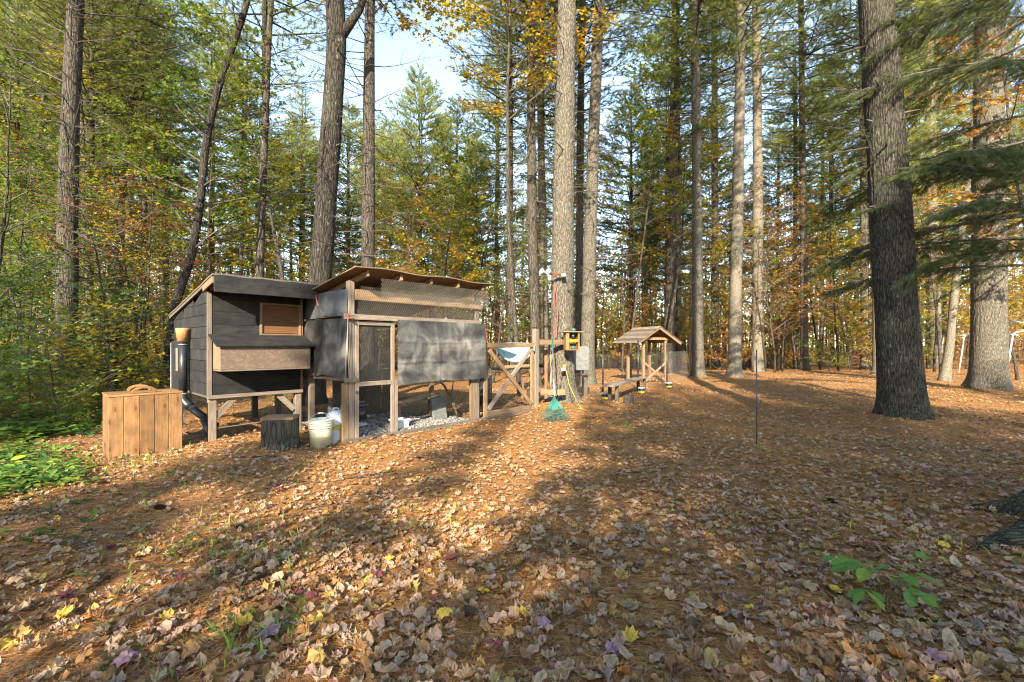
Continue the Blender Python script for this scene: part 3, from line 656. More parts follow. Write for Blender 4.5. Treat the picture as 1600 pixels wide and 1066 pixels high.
def trunk_acc(path, r0, r1, itop, base_z, n=14, flare=0.4, near=False, seed=0):
    """path: world points from the root upward; radius r0 at the foot, r1 at index itop, 3 cm at the tip"""
    path = np.array([tuple(p) for p in path]); s = np.concatenate([[0], np.cumsum(np.linalg.norm(np.diff(path, axis=0), axis=1))])
    rs = np.empty(len(path)); rs[:itop+1] = np.interp(s[:itop+1], [s[0], s[itop]], [r0, r1]); rs[itop:] = np.interp(s[itop:], [s[itop], s[-1]], [r1, 0.03])
    step = 0.05 if near else 0.35
    low = np.arange(0, 1.2, 0.06); ss = np.unique(np.concatenate([low, np.arange(1.2, s[-1] if not near else 10, step), np.arange(10, s[-1], 0.6) if near else [s[-1]], [s[-1]]]))
    ss = ss[ss <= s[-1]]
    P_ = np.stack([np.interp(ss, s, path[:, i]) for i in range(3)], -1)
    k = np.array([.25, .5, .25])
    for i in range(3): P_[1:-1, i] = np.convolve(P_[:, i], k, 'same')[1:-1]
    rr = np.interp(ss, s, rs)
    hs = np.random.default_rng(seed); ph = hs.random(6)*6.28
    def rf(R_, th, pts):
        h = (pts[:, 2]-base_z)[:, None]; t = th[None]
        lob = 0.55+0.45*np.sin(5*t+ph[0])*0.7+0.25*np.sin(3*t+ph[1])
        o = R_*(1+flare*np.exp(-np.clip(h, 0, None)/0.22)*lob*1.3+0.12*np.exp(-np.clip(h, 0, None)/0.8)+0.025*np.sin(2*t+h*0.7+ph[2])+0.02*np.sin(h*2.3+ph[3]))
        if near:
            # furrowed bark: long vertical plates broken across
            w = 0.5*np.sin(h*3.1+ph[4]+2*np.sin(t*3))+0.6*np.sin(h*7.3+t*2)
            f1 = np.abs(np.sin(t*15+w+1.1*np.sin(h*5+t*4))); f2 = np.abs(np.sin(t*26+1.7*w+ph[5]))
            cr = np.abs(np.sin(h*19+4*np.sin(t*9)+ph[1]))
            o = o+0.016*(f1**0.6-0.7)+0.008*(f2**0.6-0.7)-0.006*(cr < 0.22)
        return o
    a = Acc(); tube(a, P_, rr, 110 if near else n, 0, rfun=rf); return a
def hero_tree(h, i):
    b = h['base']; bz = g1(b.x, b.y); d = h['d']
    pts = [Vector((b.x, b.y, bz-0.25))]+[P(px, py, d) for px, py in h['pts'][1:]]
    itop = len(pts)-1; dv = (pts[-1]-pts[-2]).normalized(); z = pts[-1].z; p = pts[-1]
    while p.z < h['top']-0.5:
        p = p+Vector((dv.x*0.6, dv.y*0.6, 1)).normalized()*2.0; pts.append(p.copy())
    o = empty(h['name'], (b.x, b.y, bz), 0, h['label'], h['cat'], 'trees standing round the clearing')
    off = Vector((b.x, b.y, bz)); loc = [q-off for q in pts]
    acc = trunk_acc(loc, h['r0'], h['r1'], itop, 0.0, 14 if d > 12 else 20, h['flare'], h['near'], i)
    obj('trunk', acc.mesh('trunk', [M[h['mat']]], smooth=(0,)), o)
    if h['fork']:
        f = [P(px, py, d)-off for px, py in h['fork']]; f.append(f[-1]+(f[-1]-f[-2]).normalized()*4)
        a = Acc(); tube(a, [tuple(q) for q in f], np.linspace(0.12, 0.03, len(f)), 12, 0); obj('limb', a.mesh('limb', [M[h['mat']]], smooth=(0,)), o)
    H = 13.0; s = min(1.15, h['top']/22); cb = h['top']-H*s*0.86
    if h['crown']:
        c = obj('crown', CROWNS[i % 3], o); q = min(range(len(loc)), key=lambda k: abs(loc[k].z-cb)); c.location = (loc[q].x, loc[q].y, cb); c.rotation_euler = (0, 0, i*2.1); c.scale = (s, s, s)
        if i % 3 == 1: recolour(c, M['pine_light'])
    if h['dead']:
        c = obj('dead_branches', BIGDEAD if 'large far left' in h['label'] and 'hidden' not in h['label'] or 'many bare' in h['label'] else DEAD[i % 3], o); z0 = 4.5 if h['near'] else 2.8; q = min(range(len(loc)), key=lambda k: abs(loc[k].z-(z0+cb)/2)); c.location = (loc[q].x, loc[q].y, z0)
        c.rotation_euler = (0, 0, i*1.7); c.scale = (1, 1, max(0.3, (cb-z0)/8))
    if h['d'] < 20 and h['cat'] == 'tree' and 'maple' not in h['name']:
        rs = np.random.default_rng(i+500)
        for k in range(9):
            zz = rs.uniform(1.2, 8.5); q = min(range(len(loc)-1), key=lambda k_: abs(loc[k_].z-zz)); az = rs.uniform(0, 6.28); rr_l = h['r0']*0.85; L = rr_l+rs.uniform(0.04, 0.30)
            j = q+1 if loc[q].z < zz and q+1 < len(loc) else q; j0 = max(0, j-1); f = (zz-loc[j0].z)/max(1e-3, loc[j].z-loc[j0].z); c_ = loc[j0].lerp(loc[j], min(1, max(0, f)))
            tube_obj(o, 'branch_stub', [(c_.x, c_.y, zz), (c_.x+math.cos(az)*L*.6, c_.y+math.sin(az)*L*.6, zz+0.02), (c_.x+math.cos(az)*L, c_.y+math.sin(az)*L, zz+rs.uniform(-.05, .06))], [0.03, 0.018, 0.009], M['twig'], 7)
    return o
for i, h in enumerate(HERO): h['obj'] = hero_tree(h, i)

# ------------------------------------------------------------------ stock of background kinds
def stock_pine(i, H, r):
    t = Acc(); tube(t, curve_pts((0, 0, -0.3), (0, 0, 1), H, 9, 0.02, 0.012), np.linspace(r, 0.02, 10), 8, 0)
    o = empty('pine_tree', (0, 0, -100)); obj('trunk', t.mesh('trunk', [M[['bark_dark', 'bark_grey', 'bark_pale'][i % 3]]], smooth=(0,)), o)
    c = obj('crown', CROWNS[i % 3], o); c.location = (0, 0, H*0.50); c.scale = (0.85, 0.85, H*0.50/13)
    d = obj('dead_branches', DEAD[i % 3], o); d.location = (0, 0, H*0.10); d.scale = (0.9, 0.9, H*0.40/8)
    return o
def stock_two(name, tr, cr, mat, bk):
    o = empty(name, (0, 0, -100)); obj('trunk', tr.mesh('trunk', [M[bk]], smooth=(0,)), o); obj('crown', cr.mesh('crown', [M['twig'], M[mat]], smooth=(0,)), o); return o
S_PINE = [stock_pine(i, H, r) for i, (H, r) in enumerate(((20, .17), (18, .14), (22, .19)))]
LUSH = [pine_crown(14, 4.6, s, 0.62, 1.15, 0.24, 0.7).mesh('crown', [M['bark_dark'], M['pine_light']], smooth=(0,)) for s in (31, 32)]
def stock_lush(i, H, r):
    t = Acc(); tube(t, curve_pts((0, 0, -0.3), (0, 0, 1), H, 9, 0.02, 0.012), np.linspace(r, 0.02, 10), 8, 0)
    o = empty('pine_tree', (0, 0, -100)); obj('trunk', t.mesh('trunk', [M['bark_dark']], smooth=(0,)), o); c = obj('crown', LUSH[i], o); c.location = (0, 0, H*0.28); c.scale = (.9, .9, H*0.72/14); return o
S_LUSH = [stock_lush(0, 18, .17), stock_lush(1, 16, .15)]
S_MAPLE = [stock_two('maple_tree', *maple(9+s, s+40, 0.075, 17, 1.0, 0.13)[:2], 'yellow', 'bark_dark') for s in range(4)]
S_HEM = [stock_two('hemlock_tree', *hemlock(7+2*s, s+60, 1.9, 70+15*s, 0.34), 'hemlock', 'bark_dark') for s in range(2)]
S_BARE = [stock_two('bare_tree', *bare_tree(11, s+80, 0.055), 'green', 'bark_grey') for s in range(3)]
S_BUSH = [stock_two('bush', *maple(2.3, s+90, 0.018, 13, 1.3, 0.085, 0.2, 0.08, 0.4, 0.5)[:2], 'green', 'twig') for s in range(3)]
USED = set()
def put(stock, x, y, s, rz, sz=None):
    o = stock if (stock.name not in USED) else copy_tree(stock)
    USED.add(stock.name); o.location = (x, y, g1(x, y)-0.03); o.rotation_euler = (0, 0, rz); o.scale = (s, s, sz or s); return o

LANDMARKS = [(-70, 'the left picture edge'), (0, 'the left edge bushes'), (60, 'the open spot beside the far left pine'), (165, 'the far left pine pair'), (110, 'the large far left pine'), (225, 'the leaning slender pine'), (300, 'the crooked maple'), (410, 'the black coop'), (505, 'the forked tree'),
             (620, 'the wire run roof'), (700, 'the roof end of the run'), (800, 'the wooden gate'), (880, 'the bird feeder tree'), (960, 'the bench'), (1015, 'the gabled shelter'), (1090, 'the fence end pine'),
             (1160, 'the thin metal stake'), (1255, 'the lone slim pine'), (1320, 'the gap before the massive trunk'), (1405, 'the massive dark trunk'), (1475, 'the short pale trunk'), (1545, 'the thick right pine'), (1620, 'the right edge boughs')]
PLACED = [(h['base'].x, h['base'].y) for h in HERO]
LAB = {}
def register(o, kind, look, cat, group):
    px = CX+o.location.x/o.location.y*FP; d = o.location.y
    lm = min(LANDMARKS, key=lambda l: abs(l[0]-px))[1]
    dep = 'nearby' if d < 20 else 'farther back' if d < 32 else 'deep back' if d < 46 else 'farthest back'
    LAB.setdefault((kind, look, lm, dep), []).append((px, o)); o['category'] = cat; o['group'] = group
LOOKS = {}
def scatter(kind, stocks, n, drange, pxr, smin, smax, cols=None, mind=1.1, seed=0, cat='tree', group='', look=''):
    rg = np.random.default_rng(seed); k = 0; tries = 0
    while k < n and tries < n*60:
        tries += 1
        d = math.sqrt(rg.uniform(drange[0]**2, drange[1]**2)); px = rg.uniform(*pxr); x = (px-CX)/FP*d
        # keep the clearing, the coop and the run open
        if d < 21 and px > 230: continue
        if 850 < px < 1500 and d < 23: continue
        if any((x-a_)**2+(d-b_)**2 < mind*mind for a_, b_ in PLACED): continue
        s = rg.uniform(smin, smax); st = stocks[int(rg.integers(len(stocks)))]; sz = s
        if 490 < px < 625:
            top = {'pine': 20, 'maple': 10.5, 'hemlock': 9, 'bare': 11, 'bush': 2.3}[kind]; lim = (CH+(HY-215+rg.uniform(-25, 70))/FP*d)/top
            sz = min(s, lim); s = min(s, sz*1.25)
        PLACED.append((x, d)); o = put(st, x, d, s, rg.uniform(0, 6.28), sz)
        if kind == 'pine' and rg.random() < 0.45:
            for ch in o.children: recolour(ch, M['pine_light'])
        lk = look
        if cols:
            cname, lk = cols[int(rg.integers(len(cols)))]
            for ch in o.children: recolour(ch, M[cname])
        register(o, kind, lk, cat, group); k += 1
for i, (px, d, top, lab) in enumerate(((655, 30, 105, 'tall bushy sunlit pine in the gap right of the forked tree'), (545, 36, 165, 'bushy light green pine seen just left of the straight brown pine'), (715, 34, 150, 'bushy sunlit pine right of the tallest light green one'), (610, 40, 190, 'lower bushy pine between the straight brown pine and the sunlit one'),
        (745, 27, 215, 'bushy pine standing behind the gate pine'), (985, 33, 130, 'bushy light pine right of the leaning sunlit pine'), (1215, 36, 170, 'bushy light pine behind the lone slim pine'), (1300, 34, 90, 'bushy light pine left of the massive trunk'), (1120, 40, 150, 'bushy pine behind the fence end pine'), (470, 33, 190, 'bushy light green pine behind the forked tree'),
        (40, 24, -80, 'bushy pine filling the top left corner'), (200, 28, -40, 'bushy light pine behind the leaning slender pine'), (330, 30, 20, 'bushy light pine behind the crooked maple'), (1430, 32, 20, 'bushy light pine right of the massive trunk'), (1560, 36, 10, 'bushy pine far behind the thick right pine'), (1040, 45, 190, 'distant bushy pine behind the gabled shelter'))):
    x = (px-CX)/FP*d; H = (CH+(HY-top)/FP*d)/(18, 16)[i % 2]; o = put(S_LUSH[i % 2], x, d, min(H, 1.25), i*1.1, H); PLACED.append((x, d)); tag(o, lab, 'tree', 'bushy pines behind the clearing')
    if i % 3 == 2: [recolour(ch, M['pine']) for ch in o.children]
LABX = 0
YO = [('yellow', 'yellow leaved maple'), ('orange', 'orange leaved maple'), ('green', 'green leaved maple'), ('tanleaf', 'tan leaved beech'), ('yellow', 'yellow leaved maple'), ('green', 'green leaved maple')]
scatter('pine', S_PINE, 78, (23, 62), (-120, 1720), 0.85, 1.25, None, 1.5, 1, 'tree', 'pines deep in the woods', 'tall pine')
scatter('pine', S_PINE, 9, (15, 24), (-60, 230), 0.75, 1.0, None, 1.5, 2, 'tree', 'pines deep in the woods', 'tall pine')
scatter('maple', S_MAPLE, 110, (21, 48), (-100, 1700), 0.45, 1.1, YO, 1.1, 3, 'tree', 'autumn maples among the pines', '')
scatter('maple', S_MAPLE, 15, (12.5, 22), (-60, 250), 0.6, 0.9, [('yellow', 'yellow leaved maple'), ('green', 'green leaved maple'), ('green', 'green leaved maple')], 1.3, 4, 'tree', 'autumn maples among the pines', '')
scatter('maple', S_MAPLE, 34, (22.5, 33), (880, 1480), 0.45, 0.85, YO, 1.0, 33, 'tree', 'autumn maples among the pines', '')
scatter('maple', S_MAPLE, 22, (21, 30), (230, 860), 0.45, 0.85, YO, 1.0, 34, 'tree', 'autumn maples among the pines', '')
scatter('bare', S_BARE, 34, (17, 55), (-80, 1700), 0.8, 1.3, [('green', 'thin half bare tree')], 1.0, 5, 'tree', 'thin half bare trees', '')
scatter('hemlock', S_HEM, 16, (22, 48), (-60, 1700), 0.5, 1.1, None, 1.6, 6, 'tree', 'evergreens among the pines', 'dark bushy evergreen')
scatter('hemlock', S_HEM, 7, (10.5, 17), (-60, 235), 0.28, 0.55, None, 1.0, 7, 'tree', 'evergreens among the pines', 'dark bushy evergreen')
scatter('bush', S_BUSH, 150, (22, 36), (-60, 1700), 0.6, 1.7, [('green', 'low green bush'), ('yellow', 'low yellow bush'), ('tanleaf', 'low tan bush'), ('orange', 'low orange bush')], 0.7, 8, 'bush', 'bushes at the edge of the woods', '')
scatter('bush', S_BUSH, 11, (6.6, 9.6), (-80, 140), 0.4, 0.72, [('green', 'low green bush'), ('green', 'bright green bush')], 0.45, 39, 'bush', 'bushes at the edge of the woods', '')
scatter('bush', S_BUSH, 34, (8.5, 16), (-90, 240), 0.45, 1.0, [('green', 'low green bush'), ('green', 'low green bush'), ('yellow', 'low yellow bush')], 0.7, 9, 'bush', 'bushes at the edge of the woods', '')
NTH = ['first', 'second', 'third', 'fourth', 'fifth', 'sixth', 'seventh', 'eighth', 'ninth', 'tenth', 'eleventh', 'twelfth']
for (kind, look, lm, dep), lst in LAB.items():
    lst.sort(key=lambda t: t[0])
    for i, (px, o) in enumerate(lst):
        o['label'] = (f'{look} {dep}, behind {lm}' if len(lst) == 1 else f'{look} {dep} behind {lm}, {NTH[min(i, 11)]} one')

# far woods, one mass nobody could count
def far_woods():
    rg = np.random.default_rng(99); a = Acc(); n = 900
    th = rg.uniform(R(-62), R(62), n); d = rg.uniform(62, 120, n); x = np.sin(th)*d*1.15; y = np.cos(th)*d
    pos_l, ton, px_ = [], [], []
    for i in range(n):
        if y[i] < 40: continue
        z0 = g1(x[i], y[i]); H = rg.uniform(9, 20); r = rg.uniform(0.07, 0.2)
        tube(a, [(x[i], y[i], z0-0.3), (x[i]+rg.normal()*0.4, y[i], z0+H)], [r, 0.03], 5, 0, cap=False)
        m = 150; kind = rg.random(); cz = z0+(H*0.72 if kind < .5 else H*0.35); q = rg.normal(size=(m, 3))*np.array([1.6, 1.6, H*0.17 if kind < .5 else H*0.14]); q += (x[i], y[i], cz)
        pos_l.append(q); px_.append(np.full(m, 1 if kind < .45 else 2 if kind < .75 else 3))
    pos = np.concatenate(pos_l); kd = np.concatenate(px_)
    for k in (1, 2, 3):
        p = pos[kd == k]; N = len(p); place(a, *LEAF, rand_dirs(N), rand_dirs(N, 0.6, 1), p, 0.30+0.30*rg.random(N), k, rg.random(N))
    return a.mesh('far_woods', [M['bark_dark'], M['pine'], M['tanleaf'], M['yellow']])
o = obj('far_woods', far_woods()); tag(o, 'hazy far forest of thin trunks and autumn leaves', None, None, 'stuff')

# trees standing behind the camera: they throw the shade and the bars of light on the clearing
sa = math.sin(R(SUN_AZ)); ca = math.cos(R(SUN_AZ))
def sunpos(lat, dist): return (sa*dist-ca*lat, ca*dist+sa*lat)       # lateral (to the right) and distance towards the sun
SHADE = []
def shade(stock, lat, dist, s, sz=None, mat=None, lab='', cat='tree'):
    x, y = sunpos(lat, dist); o = put(stock, x, y, s, random.uniform(0, 6.28), sz); tag(o, lab, cat, 'trees behind the viewer'); SHADE.append(o)
    if mat: 
        for ch in o.children: recolour(ch, M[mat])
for lat, dist, sxy, sz in ((-3.95, 9, 0.98, 1.6), (-1.72, 10, 0.66, 1.5), (0.25, 9.5, 0.8, 1.6), (0.2, 13, 0.7, 2.0), (-0.65, 9, 0.8, 0.90), (-0.3, 7.6, 0.8, 0.95),  (1.25, 9, 1.25, 1.65), (4.2, 10, 1.25, 1.6), (5.9, 11, 0.9, 1.5), (-9.0, 10, 1.1, 1.6), (-10.8, 9, 1.3, 1.6), (10.4, 11, 1.2, 1.7), (13.4, 12, 1.3, 1.7), (-14.2, 11, 1.4, 1.7), (17, 13, 1.4, 1.7),
                          (-4.0, 14, 0.95, 2.1), (-1.72, 15, 0.6, 2.0), (-3.75, 11.5, 1.0, 1.7), (1.4, 14, 1.3, 2.1), (4.6, 15, 1.4, 2.1), (-9.3, 15, 1.2, 2.1), (-11.5, 14, 1.4, 2.1), (11.0, 15, 1.3, 2.1), (15, 16, 1.4, 2.1), (-16, 15, 1.4, 2.1)):
    shade(S_HEM[0], lat, dist, sxy, sz, None, 'evergreen behind the viewer shading the clearing')
for lat, dist, s in ((-2.6, 9, 0.70), (-3.6, 9.3, 0.68), (-1.9, 8.6, 0.66), (-0.9, 9, 0.69), (0.1, 9.2, 0.71), (-0.4, 8.4, 0.66), (-1.4, 9.6, 0.72), (-3.0, 8.4, 0.64)):
    shade(S_MAPLE[0], lat, dist, s, None, 'tanleaf', 'low leafy tree behind the viewer')
for lat, dist, s in ((-12, 24, 1.1), (-10.0, 22, 1.0), (2.9, 24, 1.05), (3.5, 27, 1.1), (8.5, 23, 1.0), (-10, 17, 1.0), (2.6, 18, 1.0), (6.0, 17, 1.05), (5.6, 21, 1.1), (11.5, 18, 1.0), (13, 26, 1.1), (18, 22, 1.1), (-18, 27, 1.1)):
    shade(S_PINE[1], lat, dist, s, None, None, 'tall pine behind the viewer')
# ------------------------------------------------------------------ the coop, the wire run and the gate share one direction
A47 = R(47); UX = Vector((math.cos(A47), math.sin(A47), 0)); UY = Vector((-math.sin(A47), math.cos(A47), 0))
def at(px, py, z=None):
    p = G(px, py)
    if z is not None: p.z = z
    return p

def wire_grid(parent, name, org, ux, uz, w, h, sx, sz, th, mat, hexa=False, gaps=()):
    """wire mesh of real wires: flat ribbons in two directions (or zigzags that make hexagons)"""
    org = np.array(org, float); ux = np.array(ux, float); uz = np.array(uz, float); nrm = np.cross(ux, uz); a = Acc()
    def rib(p, q, t, off=0.0):
        d = (q-p)/np.linalg.norm(q-p); s = np.cross(d, nrm)*t/2; o_ = nrm*off
        a.add([p-s+o_, q-s+o_, q+s+o_, p+s+o_, p-s+o_+nrm*t*.5, q-s+o_+nrm*t*.5], None, [(0, 1, 2, 3), (0, 1, 5, 4)])
    if not hexa:
        for i in range(int(w/sx)+1): rib(org+ux*i*sx, org+ux*i*sx+uz*h, th)
        for j in range(int(h/sz)+1): rib(org+uz*j*sz, org+uz*j*sz+ux*w, th, th)
    else:
        nj = int(h/sz); ni = int(w/sx)
        for i in range(ni):
            for j in range(nj):
                x0 = i*sx+(j % 2)*sx/2; z0 = j*sz
                c = org+ux*x0+uz*z0
                rib(c, c+ux*sx/2+uz*sz*0.45, th); rib(c, c-ux*sx/2+uz*sz*0.45, th) if x0 > sx*.4 else None
                rib(c, c-uz*sz*0.55, th*1.3) if j > 0 else None
    return obj(name, a.mesh(name, [mat]), parent)

# ---- black coop -------------------------------------------------------------
OC = Vector((-4.33, 6.5, 0)); OC.z = g1(OC.x, OC.y)
coop = empty('chicken_coop', OC, A47, 'black chicken coop on wooden legs with a nest box on its front', 'chicken coop')
W, D, ZB, ZF, ZK = 1.30, 2.10, 0.66, 2.20, 1.86
rz = lambda y: ZF+(ZK-ZF)*y/D
BP = M['black_paint']
# left side: courses of black sheet, each lapped over the one below, cut at the roof slope
z = ZB; k = 0
while z < ZF-0.03:
    z1 = z+0.165
    def cut(z_): return min(D, max(0.0, (ZF-z_)*D/(ZF-ZK)))
    y1a, y1b = (D if z < ZK else cut(z)), (D if z1 < ZK else cut(z1))
    cuts = [0.0, 0.78+0.12*(k % 2), 1.55-0.1*(k % 2), D]
    for c0, c1 in zip(cuts[:-1], cuts[1:]):
        if y1a <= c0+0.02: continue
        b1 = min(c1, y1a); t1 = min(c1, y1b); off = random.uniform(0, .0015)
        poly = [(c0+.003, z), (b1-.003, z), (max(t1, c0+.006)-.003, min(z1, ZF)-.006), (c0+.003, min(z1, rz(c0))-.006)]
        prism(coop, 'siding_sheet', poly, -0.022-off, 0.0, BP, 'yz')
    z = z1; k += 1
box(coop, 'back_wall', (0.0, D-0.02, ZB), (W, D, ZK-0.02), BP)
prism(coop, 'side_wall', [(0, ZB), (D-.022, ZB), (D-.022, ZK-.02), (0.0, ZF-.02)], W-0.02, W, BP, 'yz')
# front courses round the hatch
def crs(x0, x1, z0, z1): box(coop, 'siding_sheet', (x0, -0.022-random.uniform(0, .0015), z0+.0012), (x1, 0.0, z1-.0012), BP, 0.002)
for z0, z1 in ((ZB, 0.80), (0.80, 1.02)): crs(0.035, W-0.03, z0, z1)
crs(0.035, W-0.03, 1.02, 1.50)
for z0, z1 in ((1.50, 1.67), (1.67, 1.86), (1.86, 2.03)): crs(0.035, 0.655, z0, z1)
crs(0.035, W-.03, 2.03, ZF-0.03)
# hatch of brown wood in its frame
fr = obj('hatch', bevel_box_mesh('hatch', 0.58, 0.02, 0.44, M['wood_brown']), coop); fr.location = (0.97, -0.006, 1.78)
for nm, lo, hi, ax in (('frame', (0.66, -0.04, 1.52), (0.695, 0.0, 2.03), 'z'), ('frame', (1.245, -0.04, 1.52), (1.28, 0.0, 2.03), 'z'), ('frame', (0.697, -0.04, 1.52), (1.243, 0.0, 1.555), 'x'), ('frame', (0.697, -0.04, 2.0), (1.243, 0.0, 2.03), 'x')):
    c = Vector([(p+q)/2 for p, q in zip(lo, hi)]); s = [q-p for p, q in zip(lo, hi)]
    o = obj(nm, bevel_box_mesh(nm, *( (s[2], s[0], s[1]) if ax == 'z' else (s[0], s[1], s[2])), M['wood_ply']), fr)
    if ax == 'z': o.matrix_local = Matrix.Translation(c-fr.location) @ Matrix(((0, 1, 0, 0), (0, 0, 1, 0), (1, 0, 0, 0), (0, 0, 0, 1)))
    else: o.location = c-fr.location
box(coop, 'corner_board', (-0.028, -0.03, ZB-0.02), (0.033, -0.001, ZF-0.05), M['wood_grey'], axis='z')
box(coop, 'corner_board', (W-0.028, -0.03, ZB-0.02), (W+0.01, -0.001, ZF-0.05), M['wood_tan'], axis='z')
box(coop, 'bottom_rail', (-0.02, -0.035, ZB-0.055), (W+0.01, 0.03, ZB-0.001), M['wood_grey'])
box(coop, 'floor', (0.0, 0.03, ZB-0.05), (W, D-.03, ZB-0.004), M['wood_dark'], axis='y')
for x, y in ((0.0, 0.0), (W-0.10, 0.0), (0.0, D-0.09), (W-0.10, D-0.09)):
    box(coop, 'leg', (x, y-.005, -0.12), (x+0.095, y+0.085, ZB-0.057), M['wood_grey'] if y < 1 else M['black_paint'], axis='z')
beam(coop, 'brace', (0.09, 0.03, 0.34), (0.34, 0.03, 0.60), 0.04, 0.085, M['wood_grey'])
beam(coop, 'brace', (W-.11, 0.03, 0.34), (W-.36, 0.03, 0.60), 0.04, 0.085, M['wood_grey'])
beam(coop, 'prop_rail', (0.06, 0.02, 0.17), (W-0.06, 0.02, 0.215), 0.018, 0.012, M['wood_grey'])
w = wire_grid(coop, 'wire_mesh', (0.09, 0.012, 0.0), (1, 0, 0), (0, 0, 1), W-.19, 0.60, 0.025, 0.025, 0.0014, M['wire_dark'])
w = wire_grid(coop, 'wire_mesh', (-0.002, 0.09, 0.0), (0, 1, 0), (0, 0, 1), D-.19, 0.60, 0.025, 0.025, 0.0014, M['wire_dark'])
# roof
sl_ = (ZF-ZK)/D
def roof_z(y, h=0.0): return ZF+0.045-sl_*y+h
a = Acc(); nx_, ny_ = 30, 40; xs = np.linspace(-0.07, W+0.10, nx_); ys = np.linspace(-0.47, D+0.18, ny_)
X_, Y_ = np.meshgrid(xs, ys, indexing='ij'); Zt = roof_z(Y_, 0.030)+0.004*np.sin(X_*14)*np.sin(Y_*9)
def slab(a, X_, Y_, Zt, th):
    nx_, ny_ = X_.shape; V = np.concatenate([np.stack([X_, Y_, Zt], -1).reshape(-1, 3), np.stack([X_, Y_, Zt-th], -1).reshape(-1, 3)]); n = nx_*ny_
    i = np.arange(nx_-1)[:, None]; j = np.arange(ny_-1)[None, :]; q = np.stack([i*ny_+j, (i+1)*ny_+j, (i+1)*ny_+j+1, i*ny_+j+1], -1).reshape(-1, 4)
    ed = [(i*ny_, (i+1)*ny_, (i+1)*ny_+n, i*ny_+n) for i in range(nx_-1)]+[(i*ny_+ny_-1, i*ny_+ny_-1+n, (i+1)*ny_+ny_-1+n, (i+1)*ny_+ny_-1) for i in range(nx_-1)]
    ed += [(j, j+n, j+1+n, j+1) for j in range(ny_-1)]+[((nx_-1)*ny_+j, (nx_-1)*ny_+j+1, (nx_-1)*ny_+j+1+n, (nx_-1)*ny_+j+n) for j in range(ny_-1)]
    a.add(V, None, np.concatenate([q, q[:, ::-1]+n, np.array(ed)]))
slab(a, X_, Y_, Zt, 0.022); obj('roof', a.mesh('roof', [M['wood_old']]), coop)
box(coop, 'fascia', (-0.05, -0.475, 2.10), (W+0.06, -0.445, 2.325), BP)
beam(coop, 'barge_board', (-0.055, -0.44, roof_z(-0.44, -0.05)), (-0.055, 0.05, roof_z(.05, -0.05)), 0.028, 0.095, M['wood_ply'])
beam(coop, 'barge_board', (-0.05, 0.054, roof_z(.054, -0.02)), (-0.05, D+0.15, roof_z(D+.15, -0.02)), 0.028, 0.045, M['wood_old'])
for x in (0.02, 0.42, 0.85, 1.26): beam(coop, 'rafter', (x, -0.44, roof_z(-0.44, -0.045)), (x, -0.001, roof_z(0, -0.045)), 0.04, 0.085, M['wood_ply'])
# nest box
nb = obj('nest_box', Acc_ := None, None) if False else empty('nest_box', (0, 0, 0)); nb.parent = coop
box(nb, 'front_panel', (0.04, -0.405, 1.03), (1.27, -0.385, 1.36), M['figured'])
prism(nb, 'side_panel', [(-0.384, 1.035), (-0.03, 1.035), (-0.03, 1.49), (-0.384, 1.355)], 0.045, 0.065, M['wood_ply'], 'yz')
prism(nb, 'side_panel', [(-0.384, 1.035), (-0.03, 1.035), (-0.03, 1.49), (-0.384, 1.355)], 1.245, 1.265, M['wood_ply'], 'yz')
box(nb, 'bottom_panel', (0.045, -0.41, 1.010), (1.265, -0.03, 1.029), M['wood_grey'])
beam(nb, 'lid', (-0.02, -0.235, 1.447), (1.33, -0.235, 1.447), 0.47, 0.022, BP, up=(0, -math.sin(R(21)), math.cos(R(21))))
# hatch on the left side and the feed pipe with a flower pot on top
sd = empty('side_door', (0, 0, 0)); sd.parent = coop
box(sd, 'door_panel', (-0.07, 1.42, 0.62), (-0.028, 2.02, 1.45), BP, axis='z')
box(sd, 'door_frame', (-0.088, 1.50, 0.95), (-0.072, 1.62, 1.33), M['wood_grey'], axis='z')
box(sd, 'door_frame', (-0.088, 1.98, 0.62), (-0.072, 2.02, 1.42), M['lamp_grey'], axis='z')
fp = empty('feed_pipe', (0, 0, 0)); fp.parent = coop
tube_obj(fp, 'upright_pipe', [(-0.11, 0.98, 0.60), (-0.11, 0.98, 1.43)], 0.058, M['plastic_black'], 20)
tube_obj(fp, 'elbow', [(-0.11, 0.98, 0.62), (-0.11, 0.975, 0.56), (-0.10, 0.955, 0.50), (-0.07, 0.91, 0.455), (-0.03, 0.86, 0.42)], 0.066, M['plastic_black'], 20)
tube_obj(fp, 'sloping_pipe', [(-0.06, 0.90, 0.44), (0.22, 0.52, 0.13)], 0.056, M['plastic_black'], 20)
tube_obj(fp, 'sloping_pipe', [(0.10, 0.66, 0.23), (0.12, 0.30, -0.02)], 0.056, M['plastic_black'], 20)
lathe(fp, 'clamp', [(0.060, 0), (0.067, 0.0), (0.067, 0.022), (0.060, 0.022)], M['steel'], 24, (-0.11, 0.98, 0.615))
lathe(fp, 'clamp', [(0.058, 0), (0.066, 0.0), (0.066, 0.015), (0.058, 0.015)], M['steel'], 24, (-0.11, 0.98, 1.38))
lathe(fp, 'flower_pot', [(0.0, 0.0), (0.078, 0.0), (0.098, 0.17), (0.102, 0.19), (0.094, 0.205), (0.0, 0.21)], M['terracotta'], 28, (-0.11, 0.98, 1.435))

